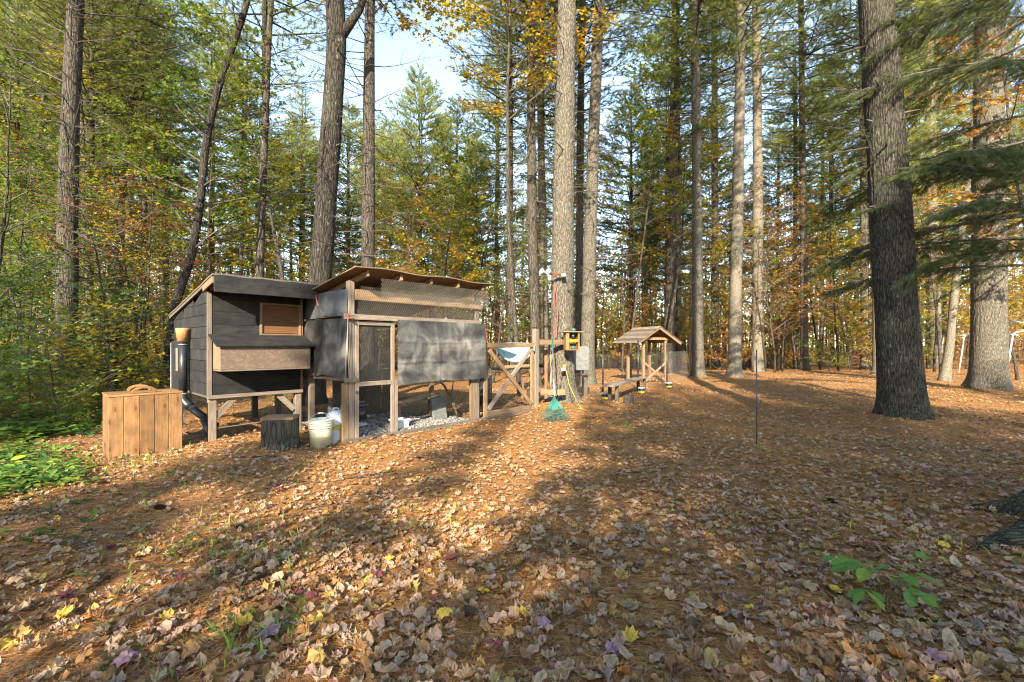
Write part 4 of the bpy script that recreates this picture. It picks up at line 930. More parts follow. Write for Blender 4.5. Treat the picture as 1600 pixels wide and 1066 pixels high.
# ---- wooden box with rope-like arched handles -------------------------------------------
bxp = Vector((-4.93, 5.56, 0)); bxp.z = g1(bxp.x+.1, bxp.y+.4)-0.01
crate = empty('wooden_crate', bxp, R(47), 'tall box of new honey coloured planks with arched handles on top', 'crate')
e = [0.0, 0.145, 0.30, 0.45, 0.60, 0.745]
for x0, x1 in zip(e[:-1], e[1:]):
    box(crate, 'plank', (x0+.0015, 0.0, random.uniform(0, .004)), (x1-.0015, 0.022, 0.785), M['wood_new'], axis='z')
    box(crate, 'plank', (x0+.0015, 0.60, 0), (x1-.0015, 0.622, 0.785), M['wood_new'], axis='z')
for y0, y1 in ((0.024, 0.15), (0.153, 0.30), (0.303, 0.45), (0.453, 0.598)):
    box(crate, 'plank', (0.001, y0, 0), (0.022, y1, 0.785), M['wood_new'], axis='z'); box(crate, 'plank', (0.722, y0, 0), (0.744, y1, 0.785), M['wood_new'], axis='z')
for y0, y1 in ((-0.006, 0.153), (0.156, 0.31), (0.313, 0.465), (0.468, 0.628)):
    box(crate, 'lid_plank', (-0.006, y0, 0.787), (0.751, y1, 0.810), M['wood_new'])
for hx, hy in ((0.36, 0.10), (0.36, 0.48)):
    hp = [(math.cos(t)*0.13, 0.012+math.sin(t)*0.075) for t in np.linspace(0, math.pi, 13)]+[(math.cos(t)*0.102, 0.0+math.sin(t)*0.058) for t in np.linspace(math.pi, 0, 11)]
    prism(crate, 'handle', [(hx+p, 0.8105+max(0, q)) for p, q in hp], hy, hy+0.035, M['wood_new'], 'xz')

# ---- wire run --------------------------------------------------------------
OR = Vector((-2.33, 6.55, 0)); OR.z = 0.0
run = empty('wire_run', OR, A47, 'fenced chicken run with shed roof, grey tarp front and screen door', 'chicken run')
L_, DR = 2.5, 2.9; TG = M['wood_grey']; TT = M['wood_tan']
def rr_(y): return 2.385-0.155*y
box(run, 'post', (-0.02, 0.0, -0.12), (0.07, 0.09, rr_(0)-.05), TG, axis='z')
box(run, 'post', (-0.115, 0.0, -0.12), (-0.024, 0.035, 0.86), TT, axis='z')
box(run, 'door_jamb', (0.073, -0.012, 0.0), (0.135, 0.03, 1.76), TG, axis='z')
box(run, 'door_jamb', (0.675, -0.005, -0.05), (0.735, 0.03, 1.76), TG, axis='z'); box(run, 'post', (0.74, 0.0, -0.08), (0.80, 0.08, 0.86), TG, axis='z')
for x0, x1, m_ in ((2.33, 2.375, TT), (2.38, 2.44, TG), (2.445, 2.53, TG)): box(run, 'post', (x0, 0.0, -0.08), (x1, 0.06, 0.80 if m_ is TT else rr_(0)-.05 if x1 > 2.5 else 1.7), m_, axis='z')
box(run, 'top_beam', (0.07, -0.038, 2.06), (2.56, 0.0, 2.215), TT); box(run, 'middle_rail', (-0.10, -0.045, 1.775), (2.54, 0.0, 1.855), TG)
box(run, 'door_rail', (0.137, -0.01, 0.80), (0.672, 0.028, 0.865), TG); box(run, 'door_rail', (0.137, -0.006, 1.70), (0.672, 0.026, 1.757), TG)
box(run, 'lower_rail', (0.80, -0.002, 0.77), (2.33, 0.03, 0.815), TG); box(run, 'sill_board', (-0.1, -0.05, -0.06), (2.62, -0.012, 0.065), M['wood_old'])
for x in (0.0, 1.25, 2.44):
    box(run, 'post', (x, DR-0.09, -0.1), (x+0.09, DR, rr_(DR)-.05), M['wood_old'], axis='z')
box(run, 'post', (-0.02, 1.30, -0.1), (0.06, 1.38, rr_(1.3)-.05), M['wood_grey'], axis='z')
box(run, 'post', (2.45, 1.35, -0.1), (2.53, 1.43, rr_(1.3)-.05), TT, axis='z')
for z_ in (0.80, 1.80): box(run, 'back_rail', (0.09, DR-0.06, z_), (2.44, DR-0.02, z_+0.07), M['wood_old'])
for z_ in (0.86, 1.80): box(run, 'side_rail', (2.47, 0.06, z_), (2.51, DR-.09, z_+0.07), M['wood_old'], axis='y')
box(run, 'side_rail', (-0.01, 0.09, 0.87), (0.03, DR-.09, 0.93), M['wood_old'], axis='y')
for x in (0.10, 0.65, 1.20, 1.76, 2.32):
    beam(run, 'rafter', (x, -0.33, rr_(-0.33)-0.02), (x, DR+0.1, rr_(DR+.1)-0.02), 0.04, 0.09, M['wood_tan'])
for k_, (x0, x1) in enumerate(((-0.13, 1.10), (1.104, 2.52))):
    a = Acc(); xs = np.linspace(x0, x1, 22); ys = np.linspace(-0.40, DR+0.2, 34); X_, Y_ = np.meshgrid(xs, ys, indexing='ij')
    Zt = rr_(Y_)+0.048+0.012*np.sin(X_*5.6+Y_*1.2)*np.exp(-((Y_+0.4)/0.7)**2)+0.002*k_; slab(a, X_, Y_, Zt, 0.016)
    obj('roof_sheet', a.mesh('roof_sheet', [M['wood_ply']]), run)
wire_grid(run, 'chicken_wire', (0.30, -0.345, 2.05), (1, 0, 0), (0, 0.0, 1), 2.15, 0.33, 0.034, 0.030, 0.0020, M['wire_hex'], True)
wire_grid(run, 'chicken_wire', (0.08, -0.050, 1.86), (1, 0, 0), (0, -0.28, 0.96), 2.45, 0.42, 0.034, 0.030, 0.0018, M['wire_hex'], True)
wire_grid(run, 'wire_mesh', (0.80, 0.035, 0.02), (1, 0, 0), (0, 0, 1), 1.55, 0.78, 0.025, 0.025, 0.0012, M['wire_dark'])
wire_grid(run, 'wire_mesh', (0.14, 0.012, 0.05), (1, 0, 0), (0, 0, 1), 0.54, 0.76, 0.025, 0.025, 0.0012, M['wire_dark'])
wire_grid(run, 'wire_mesh', (-0.02, 0.10, 0.0), (0, 1, 0), (0, 0, 1), 2.7, 0.88, 0.025, 0.025, 0.0012, M['wire_dark'])
wire_grid(run, 'wire_mesh', (0.05, DR-.02, 0.0), (1, 0, 0), (0, 0, 1), 2.4, 1.85, 0.05, 0.025, 0.0014, M['wire_dark'])
wire_grid(run, 'wire_mesh', (2.52, 0.05, 0.0), (0, 1, 0), (0, 0, 1), 2.7, 1.95, 0.05, 0.025, 0.0014, M['wire_dark'])
# dark screen of the door, woven
wire_grid(run, 'door_screen', (0.137, 0.018, 0.865), (1, 0, 0), (0, 0, 1), 0.535, 0.84, 0.0085, 0.0085, 0.0040, M['netting'])
wire_grid(run, 'upper_screen', (0.09, 0.05, 1.86), (1, 0, 0), (0, 0, 1), 2.40, 0.26, 0.012, 0.012, 0.0040, M['netting'])

def cloth(parent, name, x0, x1, z0, z1, fn, mat, nu=90, nv=60, plane='x', hem=0.0):
    u = np.linspace(0, 1, nu)[:, None]; v = np.linspace(0, 1, nv)[None, :]
    X_ = x0+(x1-x0)*u+0*v; Zs = z0+(z1-z0)*v+0*u; Zs = Zs-(1-v)*hem*(0.5*np.sin(u*9+1)+0.3*np.sin(u*23)); off = fn(u, v)
    pts = np.stack([X_, off, Zs], -1) if plane == 'x' else np.stack([off, X_, Zs], -1)
    i = np.arange(nu-1)[:, None]; j = np.arange(nv-1)[None, :]
    Q_ = np.stack([i*nv+j, (i+1)*nv+j, (i+1)*nv+j+1, i*nv+j+1], -1).reshape(-1, 4)
    a = Acc(); a.add(pts, None, Q_); o = obj(name, a.mesh(name, [mat]), parent)
    so = o.modifiers.new('thickness', 'SOLIDIFY'); so.thickness = 0.002; return o
def crease(u, v):
    f = -0.060-0.020*np.abs(np.sin(u*9.4+0.5*v))*(1-0.6*v)-0.010*np.exp(-((v-0.33-.02*np.sin(u*8))/0.03)**2)-0.009*np.exp(-((v-0.66-.015*np.sin(u*6+2))/0.03)**2)-0.010*np.exp(-((u-0.42-.02*np.sin(v*5))/0.018)**2)-0.008*np.exp(-((u-0.74-.02*np.sin(v*4+1))/0.018)**2)-0.006*np.abs(np.sin(u*19+np.sin(v*6)))-0.007*np.abs(np.sin(v*9.4+0.6*np.sin(u*5)))
    f = f-0.010*np.abs(((u*2.3+v*1.7) % 1)-0.5)*v
    s_ = np.sin(u*31+v*17)*np.sin(v*23-u*11); return f-0.003*s_-0.03*np.clip(u-0.86, 0, 1)/0.14*(0.5+0.5*np.sin(v*4))
cloth(run, 'front_tarp', 0.745, 2.60, 0.80, 1.80, crease, M['tarp'], hem=0.02)
cloth(run, 'side_tarp', -0.02, 1.60, 0.93, 1.80, lambda u, v: -0.05-0.012*np.sin(u*17+v)*(1-v*.5)-0.006*np.abs(np.sin(v*11+u*3))-0.004*np.sin(u*43+v*9), M['tarp'], plane='y', hem=0.03)
cloth(run, 'side_film', 0.02, 2.8, 1.83, 2.22, lambda u, v: -0.03-0.008*np.sin(u*13+v*5), plain('clouded_film', (0.09, 0.10, 0.11), 0.35, 0, .15), nu=50, nv=16, plane='y')
run.children[-1].scale = (1, 1, 1)
tube_obj(run, 'tie_cord', [(-0.06, -0.05, 1.83), (-0.075, -0.07, 1.4), (-0.05, -0.06, 0.95)], 0.004, M['wire_hex'], 5)
tube_obj(run, 'tie_cord', [(-0.06, -0.06, 1.83), (-0.09, -0.06, 1.3), (-0.10, -0.04, 0.90)], 0.004, M['wire_hex'], 5)
rc = [(-0.05, -0.06, 1.84), (-0.08, -0.09, 1.80), (-0.05, -0.11, 1.78), (-0.03, -0.08, 1.83)]
tube_obj(run, 'red_strap', rc, 0.010, M['red_cord'], 8)
tube_obj(run, 'red_strap', [(-0.10, 0.88, 2.20), (-0.14, 0.80, 2.12), (-0.13, 0.76, 2.02), (-0.10, 0.74, 1.98)], 0.008, M['red_cord'], 8)
tube_obj(run, 'chain', [(2.63, -0.06, 1.72), (2.64, -0.07, 1.55), (2.63, -0.06, 1.42)], 0.016, M['red_cord'], 8)
box(run, 'latch', (-0.10, -0.035, 0.868), (0.10, -0.0125, 0.93), M['wood_old']); box(run, 'hinge', (0.08, -0.03, 0.70), (0.12, -0.0125, 0.735), M['wire_dark'])
# needles and twigs caught on roofs and rails: fine debris
def debris(parent, n, lo, hi, fz, L=0.09, name='needle_debris'):
    rg = np.random.default_rng(n); p = np.stack([rg.uniform(lo[0], hi[0], n), rg.uniform(lo[1], hi[1], n), np.zeros(n)], -1); p[:, 2] = fz(p[:, 0], p[:, 1])+rg.uniform(0.002, 0.012, n)
    d = rg.normal(size=(n, 3))*np.array([1, 1, 0.12]); a = Acc()
    cols_ = np.array([(0.34, 0.17, 0.07), (0.22, 0.10, 0.045), (0.42, 0.24, 0.11), (0.12, 0.07, 0.04)])[rg.integers(4, size=n)]
    tv = np.array([[0, -.5, 0], [0, .5, 0], [1, 0, 0]]); place(a, tv, np.array([[0, 1, 2]]), d, np.tile([0, 0, 1.0], (n, 1)), p, L*(0.5+rg.random(n)), 0, c=cols_, wide=np.full(n, 0.004))
    o = obj(name, a.mesh(name, [M['litter']]), parent); o['kind'] = 'stuff'; return o
debris(run, 2600, (-0.12, -0.4), (2.5, 0.6), lambda x, y: rr_(y)+0.052)
debris(run, 500, (-0.16, -0.05), (0.02, 0.95), lambda x, y: 1.83+0*x)
debris(coop, 3200, (-0.07, -0.47), (1.39, 1.4), lambda x, y: roof_z(y, 0.033))
debris(coop, 260, (0.0, -0.12), (1.3, -0.03), lambda x, y: 1.505+0.3*(y+0.03))

debris(crate, 60, (0.0, 0.0), (0.74, 0.6), lambda x, y: 0.812+0*x)
# ---- inside the run -------------------------------------------------------------
def RL(x, y, z=0.0): return OR+UX*x+UY*y+Vector((0, 0, z))
rg = np.random.default_rng(5); n = 9000
px_ = rg.uniform(0.12, 2.4, n); py_ = rg.uniform(0.03, 2.8, n); cube = np.array([[x, y, z] for x in (-.5, .5) for y in (-.5, .5) for z in (-.4, .4)])*1.0
cube *= (1+0.25*np.sin(np.arange(24).reshape(8, 3)*3.7)); cf = np.array([[0, 1, 3], [0, 3, 2], [4, 6, 7], [4, 7, 5], [0, 4, 5], [0, 5, 1], [2, 3, 7], [2, 7, 6], [0, 2, 6], [0, 6, 4], [1, 5, 7], [1, 7, 3]])
W3 = np.array([tuple(RL(a_, b_)) for a_, b_ in zip(px_, py_)]); W3[:, 2] = 0.035+0.07*np.exp(-((px_-0.9)**2+(py_-0.8)**2)/0.5)+rg.uniform(-0.015, 0.012, n)
a = Acc(); gc = rg.uniform(0.10, 0.42, n)[:, None]*np.array([[1, 0.97, 0.93]]); place(a, cube, cf, rand_dirs(n), rand_dirs(n), W3, rg.uniform(0.012, 0.034, n), 0, c=gc)
xs, ys = np.meshgrid(np.linspace(0.1, 2.42, 24), np.linspace(0.02, 2.85, 28), indexing='ij'); zz = 0.03+0.07*np.exp(-((xs-0.9)**2+(ys-0.8)**2)/0.5)
pb = np.array([tuple(RL(p, q)) for p, q in zip(xs.ravel(), ys.ravel())]); pb[:, 2] = zz.ravel(); i = np.arange(23)[:, None]; j = np.arange(27)[None, :]
a.add(pb, None, np.stack([i*28+j, (i+1)*28+j, (i+1)*28+j+1, i*28+j+1], -1).reshape(-1, 4), 0, 0.5, (0.13, 0.115, 0.10))
o = obj('gravel', a.mesh('gravel', [M['litter']])); tag(o, 'grey gravel floor inside the wire run', None, None, 'stuff')

tb = empty('low_table', RL(1.75, 0.95, 0.03), A47+0.25, 'low weathered table of rough boards inside the run', 'table')
for k_ in range(3): box(tb, 'board', (-0.55, -0.21+k_*0.143, 0.36), (0.55, -0.072+k_*0.143, 0.395), M['wood_old'])
for x in (-0.45, 0.42): box(tb, 'leg', (x, -0.05, 0.0), (x+0.06, 0.01, 0.357), TT, axis='z')
sb = obj('paving_slab', bevel_box_mesh('paving_slab', 0.30, 0.05, 0.42, M['concrete'], 0.008)); sb.location = RL(2.02, 0.55, 0.245); sb.rotation_euler = (R(-14), 0, A47-0.1); tag(sb, 'pale grey slab leaning against the low table in the run', 'slab')
br = empty('branch', RL(2.15, 0.4, 0.05), A47, 'forked branch propped under the tarp inside the run', 'branch')
tube_obj(br, 'limb', [(0.2, 0, 0.0), (0.12, 0.05, 0.3), (-0.05, 0.1, 0.62), (-0.2, 0.1, 0.72)], [0.03, 0.028, 0.02, 0.012], M['bark_grey'], 8); tube_obj(br, 'twig', [(0.08, 0.06, 0.38), (0.16, 0.1, 0.55), (0.18, 0.1, 0.70)], [0.018, 0.012, 0.006], M['bark_grey'], 7)
pn = empty('plank_partition', RL(1.30, 1.9, 0.0), A47, 'dark upright planks standing at the back of the run', 'partition')
for k_ in range(3): box(pn, 'plank', (k_*0.19, 0, 0.0), (k_*0.19+0.165, 0.03, 0.92-0.03*k_), M['wood_dark'], axis='z')
box(pn, 'rail', (-0.05, -0.04, 0.40), (0.62, -0.004, 0.47), M['wood_dark'])
pn2 = empty('plank_partition', RL(0.75, 2.1, 0.0), A47, 'single dark upright plank left of the planks in the run', 'partition'); box(pn2, 'plank', (0, 0, 0.0), (0.15, 0.03, 0.95), M['wood_dark'], axis='z')
tubp = empty('feed_bin', RL(0.72, 1.05, 0.05), 0, 'dark plastic bin with a blue rim inside the run', 'bin')
lathe(tubp, 'bin_wall', [(0.0, 0.0), (0.10, 0.0), (0.14, 0.34), (0.135, 0.34), (0.10, 0.02)], M['plastic_black'], 24); lathe(tubp, 'rim', [(0.138, 0.335), (0.150, 0.335), (0.150, 0.352), (0.134, 0.352)], plain('blue_rim', (0.05, 0.22, 0.42), 0.5), 24)
wt = empty('water_tub', RL(0.97, 0.22, 0.03), A47, 'small white plastic tub behind the run wire', 'tub')
a = Acc(); zz = [0, 0.15, 0.155, 0.175, 0.175, 0.02]; hw = [0.085, 0.10, 0.115, 0.115, 0.10, 0.08]
V = []; 
for z_, h_ in zip(zz, hw): V += [(-h_*1.2, -h_, z_), (h_*1.2, -h_, z_), (h_*1.2, h_, z_), (-h_*1.2, h_, z_)]
F = [(i*4+j, i*4+(j+1) % 4, (i+1)*4+(j+1) % 4, (i+1)*4+j) for i in range(5) for j in range(4)]+[(20, 21, 22, 23), (3, 2, 1, 0)]
a.add(V, None, F); obj('tub_wall', a.mesh('tub_wall', [M['white_plastic']]), wt)
dish = obj('feed_dish', None) if False else lathe(None, 'feed_dish', [(0, 0), (0.09, 0), (0.13, 0.03), (0.125, 0.032), (0.08, 0.008), (0, 0.008)], M['white_plastic'], 20, RL(0.48, 0.62, 0.105)); tag(dish, 'shallow white dish lying on the gravel of the run', 'dish')

# ---- hen ----------------------------------------------------------------------
def hen(loc, rz_):
    o = empty('hen', loc, rz_, 'pale grey hen with red comb behind the run wire', 'hen')
    gm = plain('hen_feathers', (0.36, 0.33, 0.30), 0.85, 0, 0.3, 30, 0.4)
    # body lofted along its spine: tail, rump, back, breast, neck, head
    sp = [(-0.24, 0.30, .012, .05), (-0.19, 0.29, .03, .055), (-0.13, 0.24, .075, .085), (-0.05, 0.20, .105, .105), (0.04, 0.19, .11, .115), (0.11, 0.215, .09, .10), (0.145, 0.27, .055, .065), (0.155, 0.33, .035, .04), (0.165, 0.375, .032, .034), (0.18, 0.40, .028, .028), (0.20, 0.405, .016, .016)]
    a = Acc(); n = 18; th = np.arange(n)*2*math.pi/n; V = []; k = len(sp)
    for i, (x, z_, w_, h_) in enumerate(sp):
        p = np.array([x, z_]); q = np.array(sp[min(i+1, k-1)][:2])-np.array(sp[max(i-1, 0)][:2]); q = q/np.linalg.norm(q)
        for t in th: V.append((x-q[1]*h_*math.sin(t), w_*math.cos(t)*(1+.04*math.sin(7*t)), z_+q[0]*h_*math.sin(t)))
    Q_ = [(i*n+j, i*n+(j+1) % n, (i+1)*n+(j+1) % n, (i+1)*n+j) for i in range(k-1) for j in range(n)]
    V += [(-0.25, 0, 0.31), (0.205, 0, 0.405)]; T_ = [(len(V)-2, (j+1) % n, j) for j in range(n)]+[(len(V)-1, (k-1)*n+j, (k-1)*n+(j+1) % n) for j in range(n)]
    a.add(V, T_, Q_); obj('body', a.mesh('body', [gm], smooth=(0,)), o)
    for s in (-1, 1):
        a = Acc(); tube(a, [(0.09, s*.10, 0.235), (0.0, s*.118, 0.22), (-0.10, s*.095, 0.235), (-0.17, s*.05, 0.26)], [.03, .062, .05, .012], 12, 0, rfun=lambda R_, th, pts: R_*(0.35+0.65*np.abs(np.sin(th))[None])); obj('wing', a.mesh('wing', [plain('hen_wing', (0.30, 0.27, 0.25), 0.85, 0, .3, 40, .4)], smooth=(0,)), o)
        tube_obj(o, 'leg', [(0.01, s*.045, 0.13), (0.0, s*.045, 0.05), (0.012, s*.045, 0.0)], [0.014, 0.008, 0.008], M['terracotta'], 8)
        for k_ in (-1, 0, 1): tube_obj(o, 'toe', [(0.012, s*.045, 0.006), (0.06, s*.045+k_*.025, 0.004)], [0.006, 0.003], M['terracotta'], 6)
        e_ = lathe(o, 'eye', [(0, -.005), (.005, 0), (0, .005)], M['plastic_black'], 8, (0.187, s*.024, 0.410))
    rd = plain('comb_red', (0.45, 0.04, 0.03), 0.5)
    prism(o, 'comb', [(0.15, 0.425), (0.155, 0.46), (0.168, 0.44), (0.178, 0.465), (0.188, 0.44), (0.20, 0.452), (0.207, 0.418)], -0.004, 0.004, rd)
    prism(o, 'wattle', [(0.19, 0.392), (0.205, 0.39), (0.20, 0.36), (0.192, 0.362)], -0.010, -0.002, rd); prism(o, 'beak', [(0.203, 0.412), (0.232, 0.400), (0.203, 0.395)], -0.006, 0.006, M['terracotta'])
    return o
hen(RL(0.28, 0.98, 0.05), R(-35))

# ---- things in front of coop and run ------------------------------------------------
def stump(px, py, r, h, label, mat='bark_dark', plank=False, seed=0):
    p = G(px, py); p.y += r*0.8; o = empty('tree_stump', (p.x, p.y, g1(p.x, p.y)-0.02), 0.3*seed, label, 'stump')
    a = Acc(); ph = seed
    tube(a, [(0, 0, -0.05), (0, 0, h*0.12), (0, 0, h*0.35), (0, 0, h*0.6), (0, 0, h*0.8), (0, 0, h)], [r*1.06, r*1.0, r*.97, r*.96, r*.97, r*.95], 96, 0, cap=False, rfun=lambda R_, th, pts: R_*(1+0.03*np.sin(3*th+ph)+0.012*np.abs(np.sin(th*13+2*pts[:, 2:3]*5))+0.010*np.sin(th*29+pts[:, 2:3]*11)))
    obj('bark', a.mesh('bark', [M[mat]], smooth=(0,)), o)
    lathe(o, 'cut_face', [(0, h-0.004), (r*0.5, h-0.008), (r*0.93, h-0.004), (r*0.94, h-0.02)], M['wood_old'], 48); return o
st = stump(426, 708, 0.235, 0.40, 'dark mossy stump with a short board on top before the coop', seed=2)
bd = empty('plank', st.location+Vector((0.02, -0.02, 0.42)), 0.15, 'short weathered board lying on the dark mossy stump', 'plank'); box(bd, 'board', (-0.20, -0.16, -0.018), (0.20, 0.14, 0.022), M['wood_tan'])
stump(984, 631, 0.125, 0.235, 'small brown stump on the needles in front of the bench', 'bark_grey', seed=4)

def bucket(px, py, label):
    p = G(px, py); p.y += 0.13; o = empty('bucket', (p.x, p.y, g1(p.x, p.y)), 0.4, label, 'bucket')
    b = M['bucket']
    lathe(o, 'bucket_wall', [(0.0, 0.0), (0.132, 0.0), (0.135, 0.012), (0.146, 0.24), (0.147, 0.262), (0.156, 0.264), (0.156, 0.272), (0.148, 0.275), (0.149, 0.295), (0.158, 0.297), (0.158, 0.305), (0.150, 0.308), (0.151, 0.330), (0.160, 0.332), (0.160, 0.339), (0.152, 0.342), (0.153, 0.362), (0.163, 0.365), (0.163, 0.378), (0.150, 0.378), (0.144, 0.20), (0.128, 0.008), (0.0, 0.008)], b, 40)
    lathe(o, 'water', [(0, 0.155), (0.138, 0.155)], plain('murky_water', (0.16, 0.14, 0.09), 0.1), 32)
    hs = [(0.163*math.cos(t), -0.05*math.sin(t)*0.6, 0.30+0.165*math.sin(t)) for t in np.linspace(0, math.pi, 15)]
    tube_obj(o, 'handle', hs, 0.0028, M['steel'], 6); tube_obj(o, 'grip', hs[6:9], 0.010, M['white_plastic'], 10)
    for s in (0, 1): e_ = lathe(o, 'handle_ear', [(0, 0), (.016, .002), (.014, .012), (0, .014)], b, 12, ((0.155, -.172)[s], 0, 0.30)); e_.rotation_euler = (0, R(90), 0)
    return o
bucket(495, 702, 'cream plastic pail half full, standing left of the run corner post')
fj = empty('feeder_jug', Vector((-2.56, 6.62, 0.0)), 0.2, 'round topped white jug with a yellow patch beside the corner post', 'jug')
lathe(fj, 'jug_body', [(0, 0.0), (0.135, 0.0), (0.14, 0.02), (0.143, 0.26), (0.150, 0.27), (0.150, 0.285), (0.143, 0.30), (0.143, 0.34), (0.13, 0.39), (0.10, 0.43), (0.05, 0.455), (0.0, 0.46)], M['white_plastic'], 32)
a = Acc(); th = np.linspace(-0.9, 0.35, 12); V = [(0.1465*math.cos(t-1.1), 0.1465*math.sin(t-1.1), z_) for z_ in (0.20, 0.265) for t in th]; a.add(V, None, [(i, i+1, i+13, i+12) for i in range(11)]); obj('label_patch', a.mesh('label_patch', [M['yellow_plastic']]), fj)
tube_obj(fj, 'jug_handle', [(-0.05, 0, 0.45), (-0.03, 0, 0.49), (0.03, 0, 0.49), (0.05, 0, 0.45)], 0.008, M['white_plastic'], 8)

# ---- gate -------------------------------------------------------------------------
OG = RL(2.66, 0.0, 0.0)
gate = empty('wooden_gate', OG, A47, 'tan wooden gate with crossed braces and wire infill', 'gate'); GW = 1.43
box(gate, 'stile', (0.0, 0.0, 0.05), (0.085, 0.04, 1.36), TT, axis='z'); box(gate, 'stile', (GW-0.085, 0.0, 0.05), (GW, 0.04, 1.36), TT, axis='z')
box(gate, 'rail', (-0.04, -0.03, 1.362), (GW, 0.04, 1.45), TT); box(gate, 'rail', (0.087, 0.0, 0.05), (GW-.087, 0.04, 0.16), TT)
beam(gate, 'brace', (0.10, -0.022, 1.31), (GW-.11, -0.022, 0.19), 0.030, 0.085, TT, label='darker brace running down to the right')
beam(gate, 'brace', (0.11, 0.012, 0.19), (GW-.10, 0.012, 1.31), 0.030, 0.085, TG)
wire_grid(gate, 'wire_mesh', (0.06, 0.045, 0.10), (1, 0, 0), (0, 0, 1), GW-.12, 1.25, 0.05, 0.10, 0.0026, M['wire'])
box(gate, 'latch', (GW-0.05, -0.05, 1.28), (GW-0.02, -0.004, 1.42), M['steel'], axis='z')
gp = empty('gate_post', RL(4.14, 0.0, 0.0), A47, 'tall capped post at the right side of the gate', 'post'); box(gp, 'timber', (0.0, -0.01, -0.1), (0.10, 0.09, 1.76), TG, axis='z'); box(gp, 'cap', (-0.012, -0.022, 1.762), (0.112, 0.102, 1.785), M['plastic_black'])
gl = empty('sill_plank', RL(2.64, -0.06, 0.0), A47, 'long grey plank lying on the ground under the gate', 'plank'); box(gl, 'board', (0, -0.03, -0.04), (1.62, 0.025, 0.07), M['wood_old'])
hp = empty('hinge_post', RL(2.575, 0.10, 0.0), A47, 'warm tan post between the wire run and the gate', 'post'); box(hp, 'timber', (0, 0, -.1), (0.07, 0.07, 1.30), TT, axis='z')

# blue half tub on a timber rail and other clutter behind the gate
bt = empty('blue_tub', RL(4.52, 0.92, 0.02), R(12), 'pale blue round plastic tub standing on edge behind the gate', 'tub')
a = Acc(); n = 30; th = np.linspace(0, math.pi*2, n, endpoint=False); V = []
for rad, dep in ((0.0, 0.22), (0.33, 0.22), (0.37, 0.18), (0.42, 0.0), (0.45, 0.0), (0.45, -0.02), (0.41, -0.02), (0.36, 0.16), (0.0, 0.19)):
    V += [(rad*math.cos(t), dep, 1.40+rad*math.sin(t)*0.9*(0.12 if math.sin(t) > 0 else 1)) for t in th]
a.add(V, None, [(i*n+j, i*n+(j+1) % n, (i+1)*n+(j+1) % n, (i+1)*n+j) for i in range(8) for j in range(n)]); obj('tub_shell', a.mesh('tub_shell', [M['blue_tub']], smooth=(0,)), bt)
tr_ = empty('trestle', RL(4.5, 0.98, 0.22), R(14), 'rough trestle of peeled logs carrying the blue tub', 'trestle')
tube_obj(tr_, 'log', [(-0.75, -0.05, 0.66), (0.7, -0.05, 0.72)], [0.04, 0.045], M['wood_tan'], 10); tube_obj(tr_, 'log', [(-0.7, 0.4, 0.64), (0.7, 0.38, 0.66)], [0.045, 0.04], M['wood_old'], 10)
for x in (-0.55, 0.55):
    for y in (-.05, .38): tube_obj(tr_, 'leg', [(x, y, -0.1), (x, y, 0.68)], [0.05, 0.045], M['bark_pale'], 10)
cb_ = empty('step_block', RL(5.5, 1.45, 0.0), A47+0.3, 'stack of short tan timber blocks behind the gate', 'blocks')
for k_, (x, y, z_) in enumerate(((0, 0, 0.0), (0.02, 0, 0.14), (0.3, 0.05, 0.0), (0.31, 0.05, 0.14), (0.3, 0.05, 0.28))): box(cb_, 'block', (x, y, z_), (x+0.26, y+0.14, z_+0.138), M['wood_tan'])
dk = empty('dark_drum', RL(4.2, 1.65, 0.0), 0, 'dark drum standing just behind the gate wire', 'drum'); lathe(dk, 'drum_wall', [(0, 0), (0.17, 0), (0.175, 0.25), (0.182, 0.27), (0.175, 0.29), (0.175, 0.62), (0.185, 0.64), (0.17, 0.65), (0, 0.65)], M['netting'], 28)

# ---- boards between gate post and feeder tree --------------------------------------
FT = [h for h in HERO if 'bird feeder' in h['label']][0]; fb = FT['base']
bb = empty('cross_board', Vector((0.66, 9.93, 0)), 0, 'tan board joining the gate post to the feeder tree', 'board')
bb.location.z = 0; beam(bb, 'board', (-0.08, -0.30, 1.47), (0.62, -0.02, 1.47), 0.035, 0.11, TT)
ls = empty('log_shelf', Vector((0.66, 9.6, 0)), 0, 'short lower board spanning between gate post and feeder tree', 'board')
beam(ls, 'board', (-0.06, -0.02, 0.42), (0.46, 0.06, 0.41), 0.04, 0.11, TT)
vb = empty('leaning_boards', Vector((0.70, 10.1, 0)), 0, 'narrow upright offcuts standing between gate post and feeder tree', 'boards')
box(vb, 'board', (0.02, 0, 0.0), (0.09, 0.03, 1.34), M['wood_tan'], axis='z'); box(vb, 'board', (0.14, 0.02, 0.0), (0.19, 0.05, 1.33), M['wood_grey'], axis='z'); box(vb, 'board', (0.22, 0.0, 0.5), (0.30, 0.04, 1.36), M['wood_brown'], axis='z')

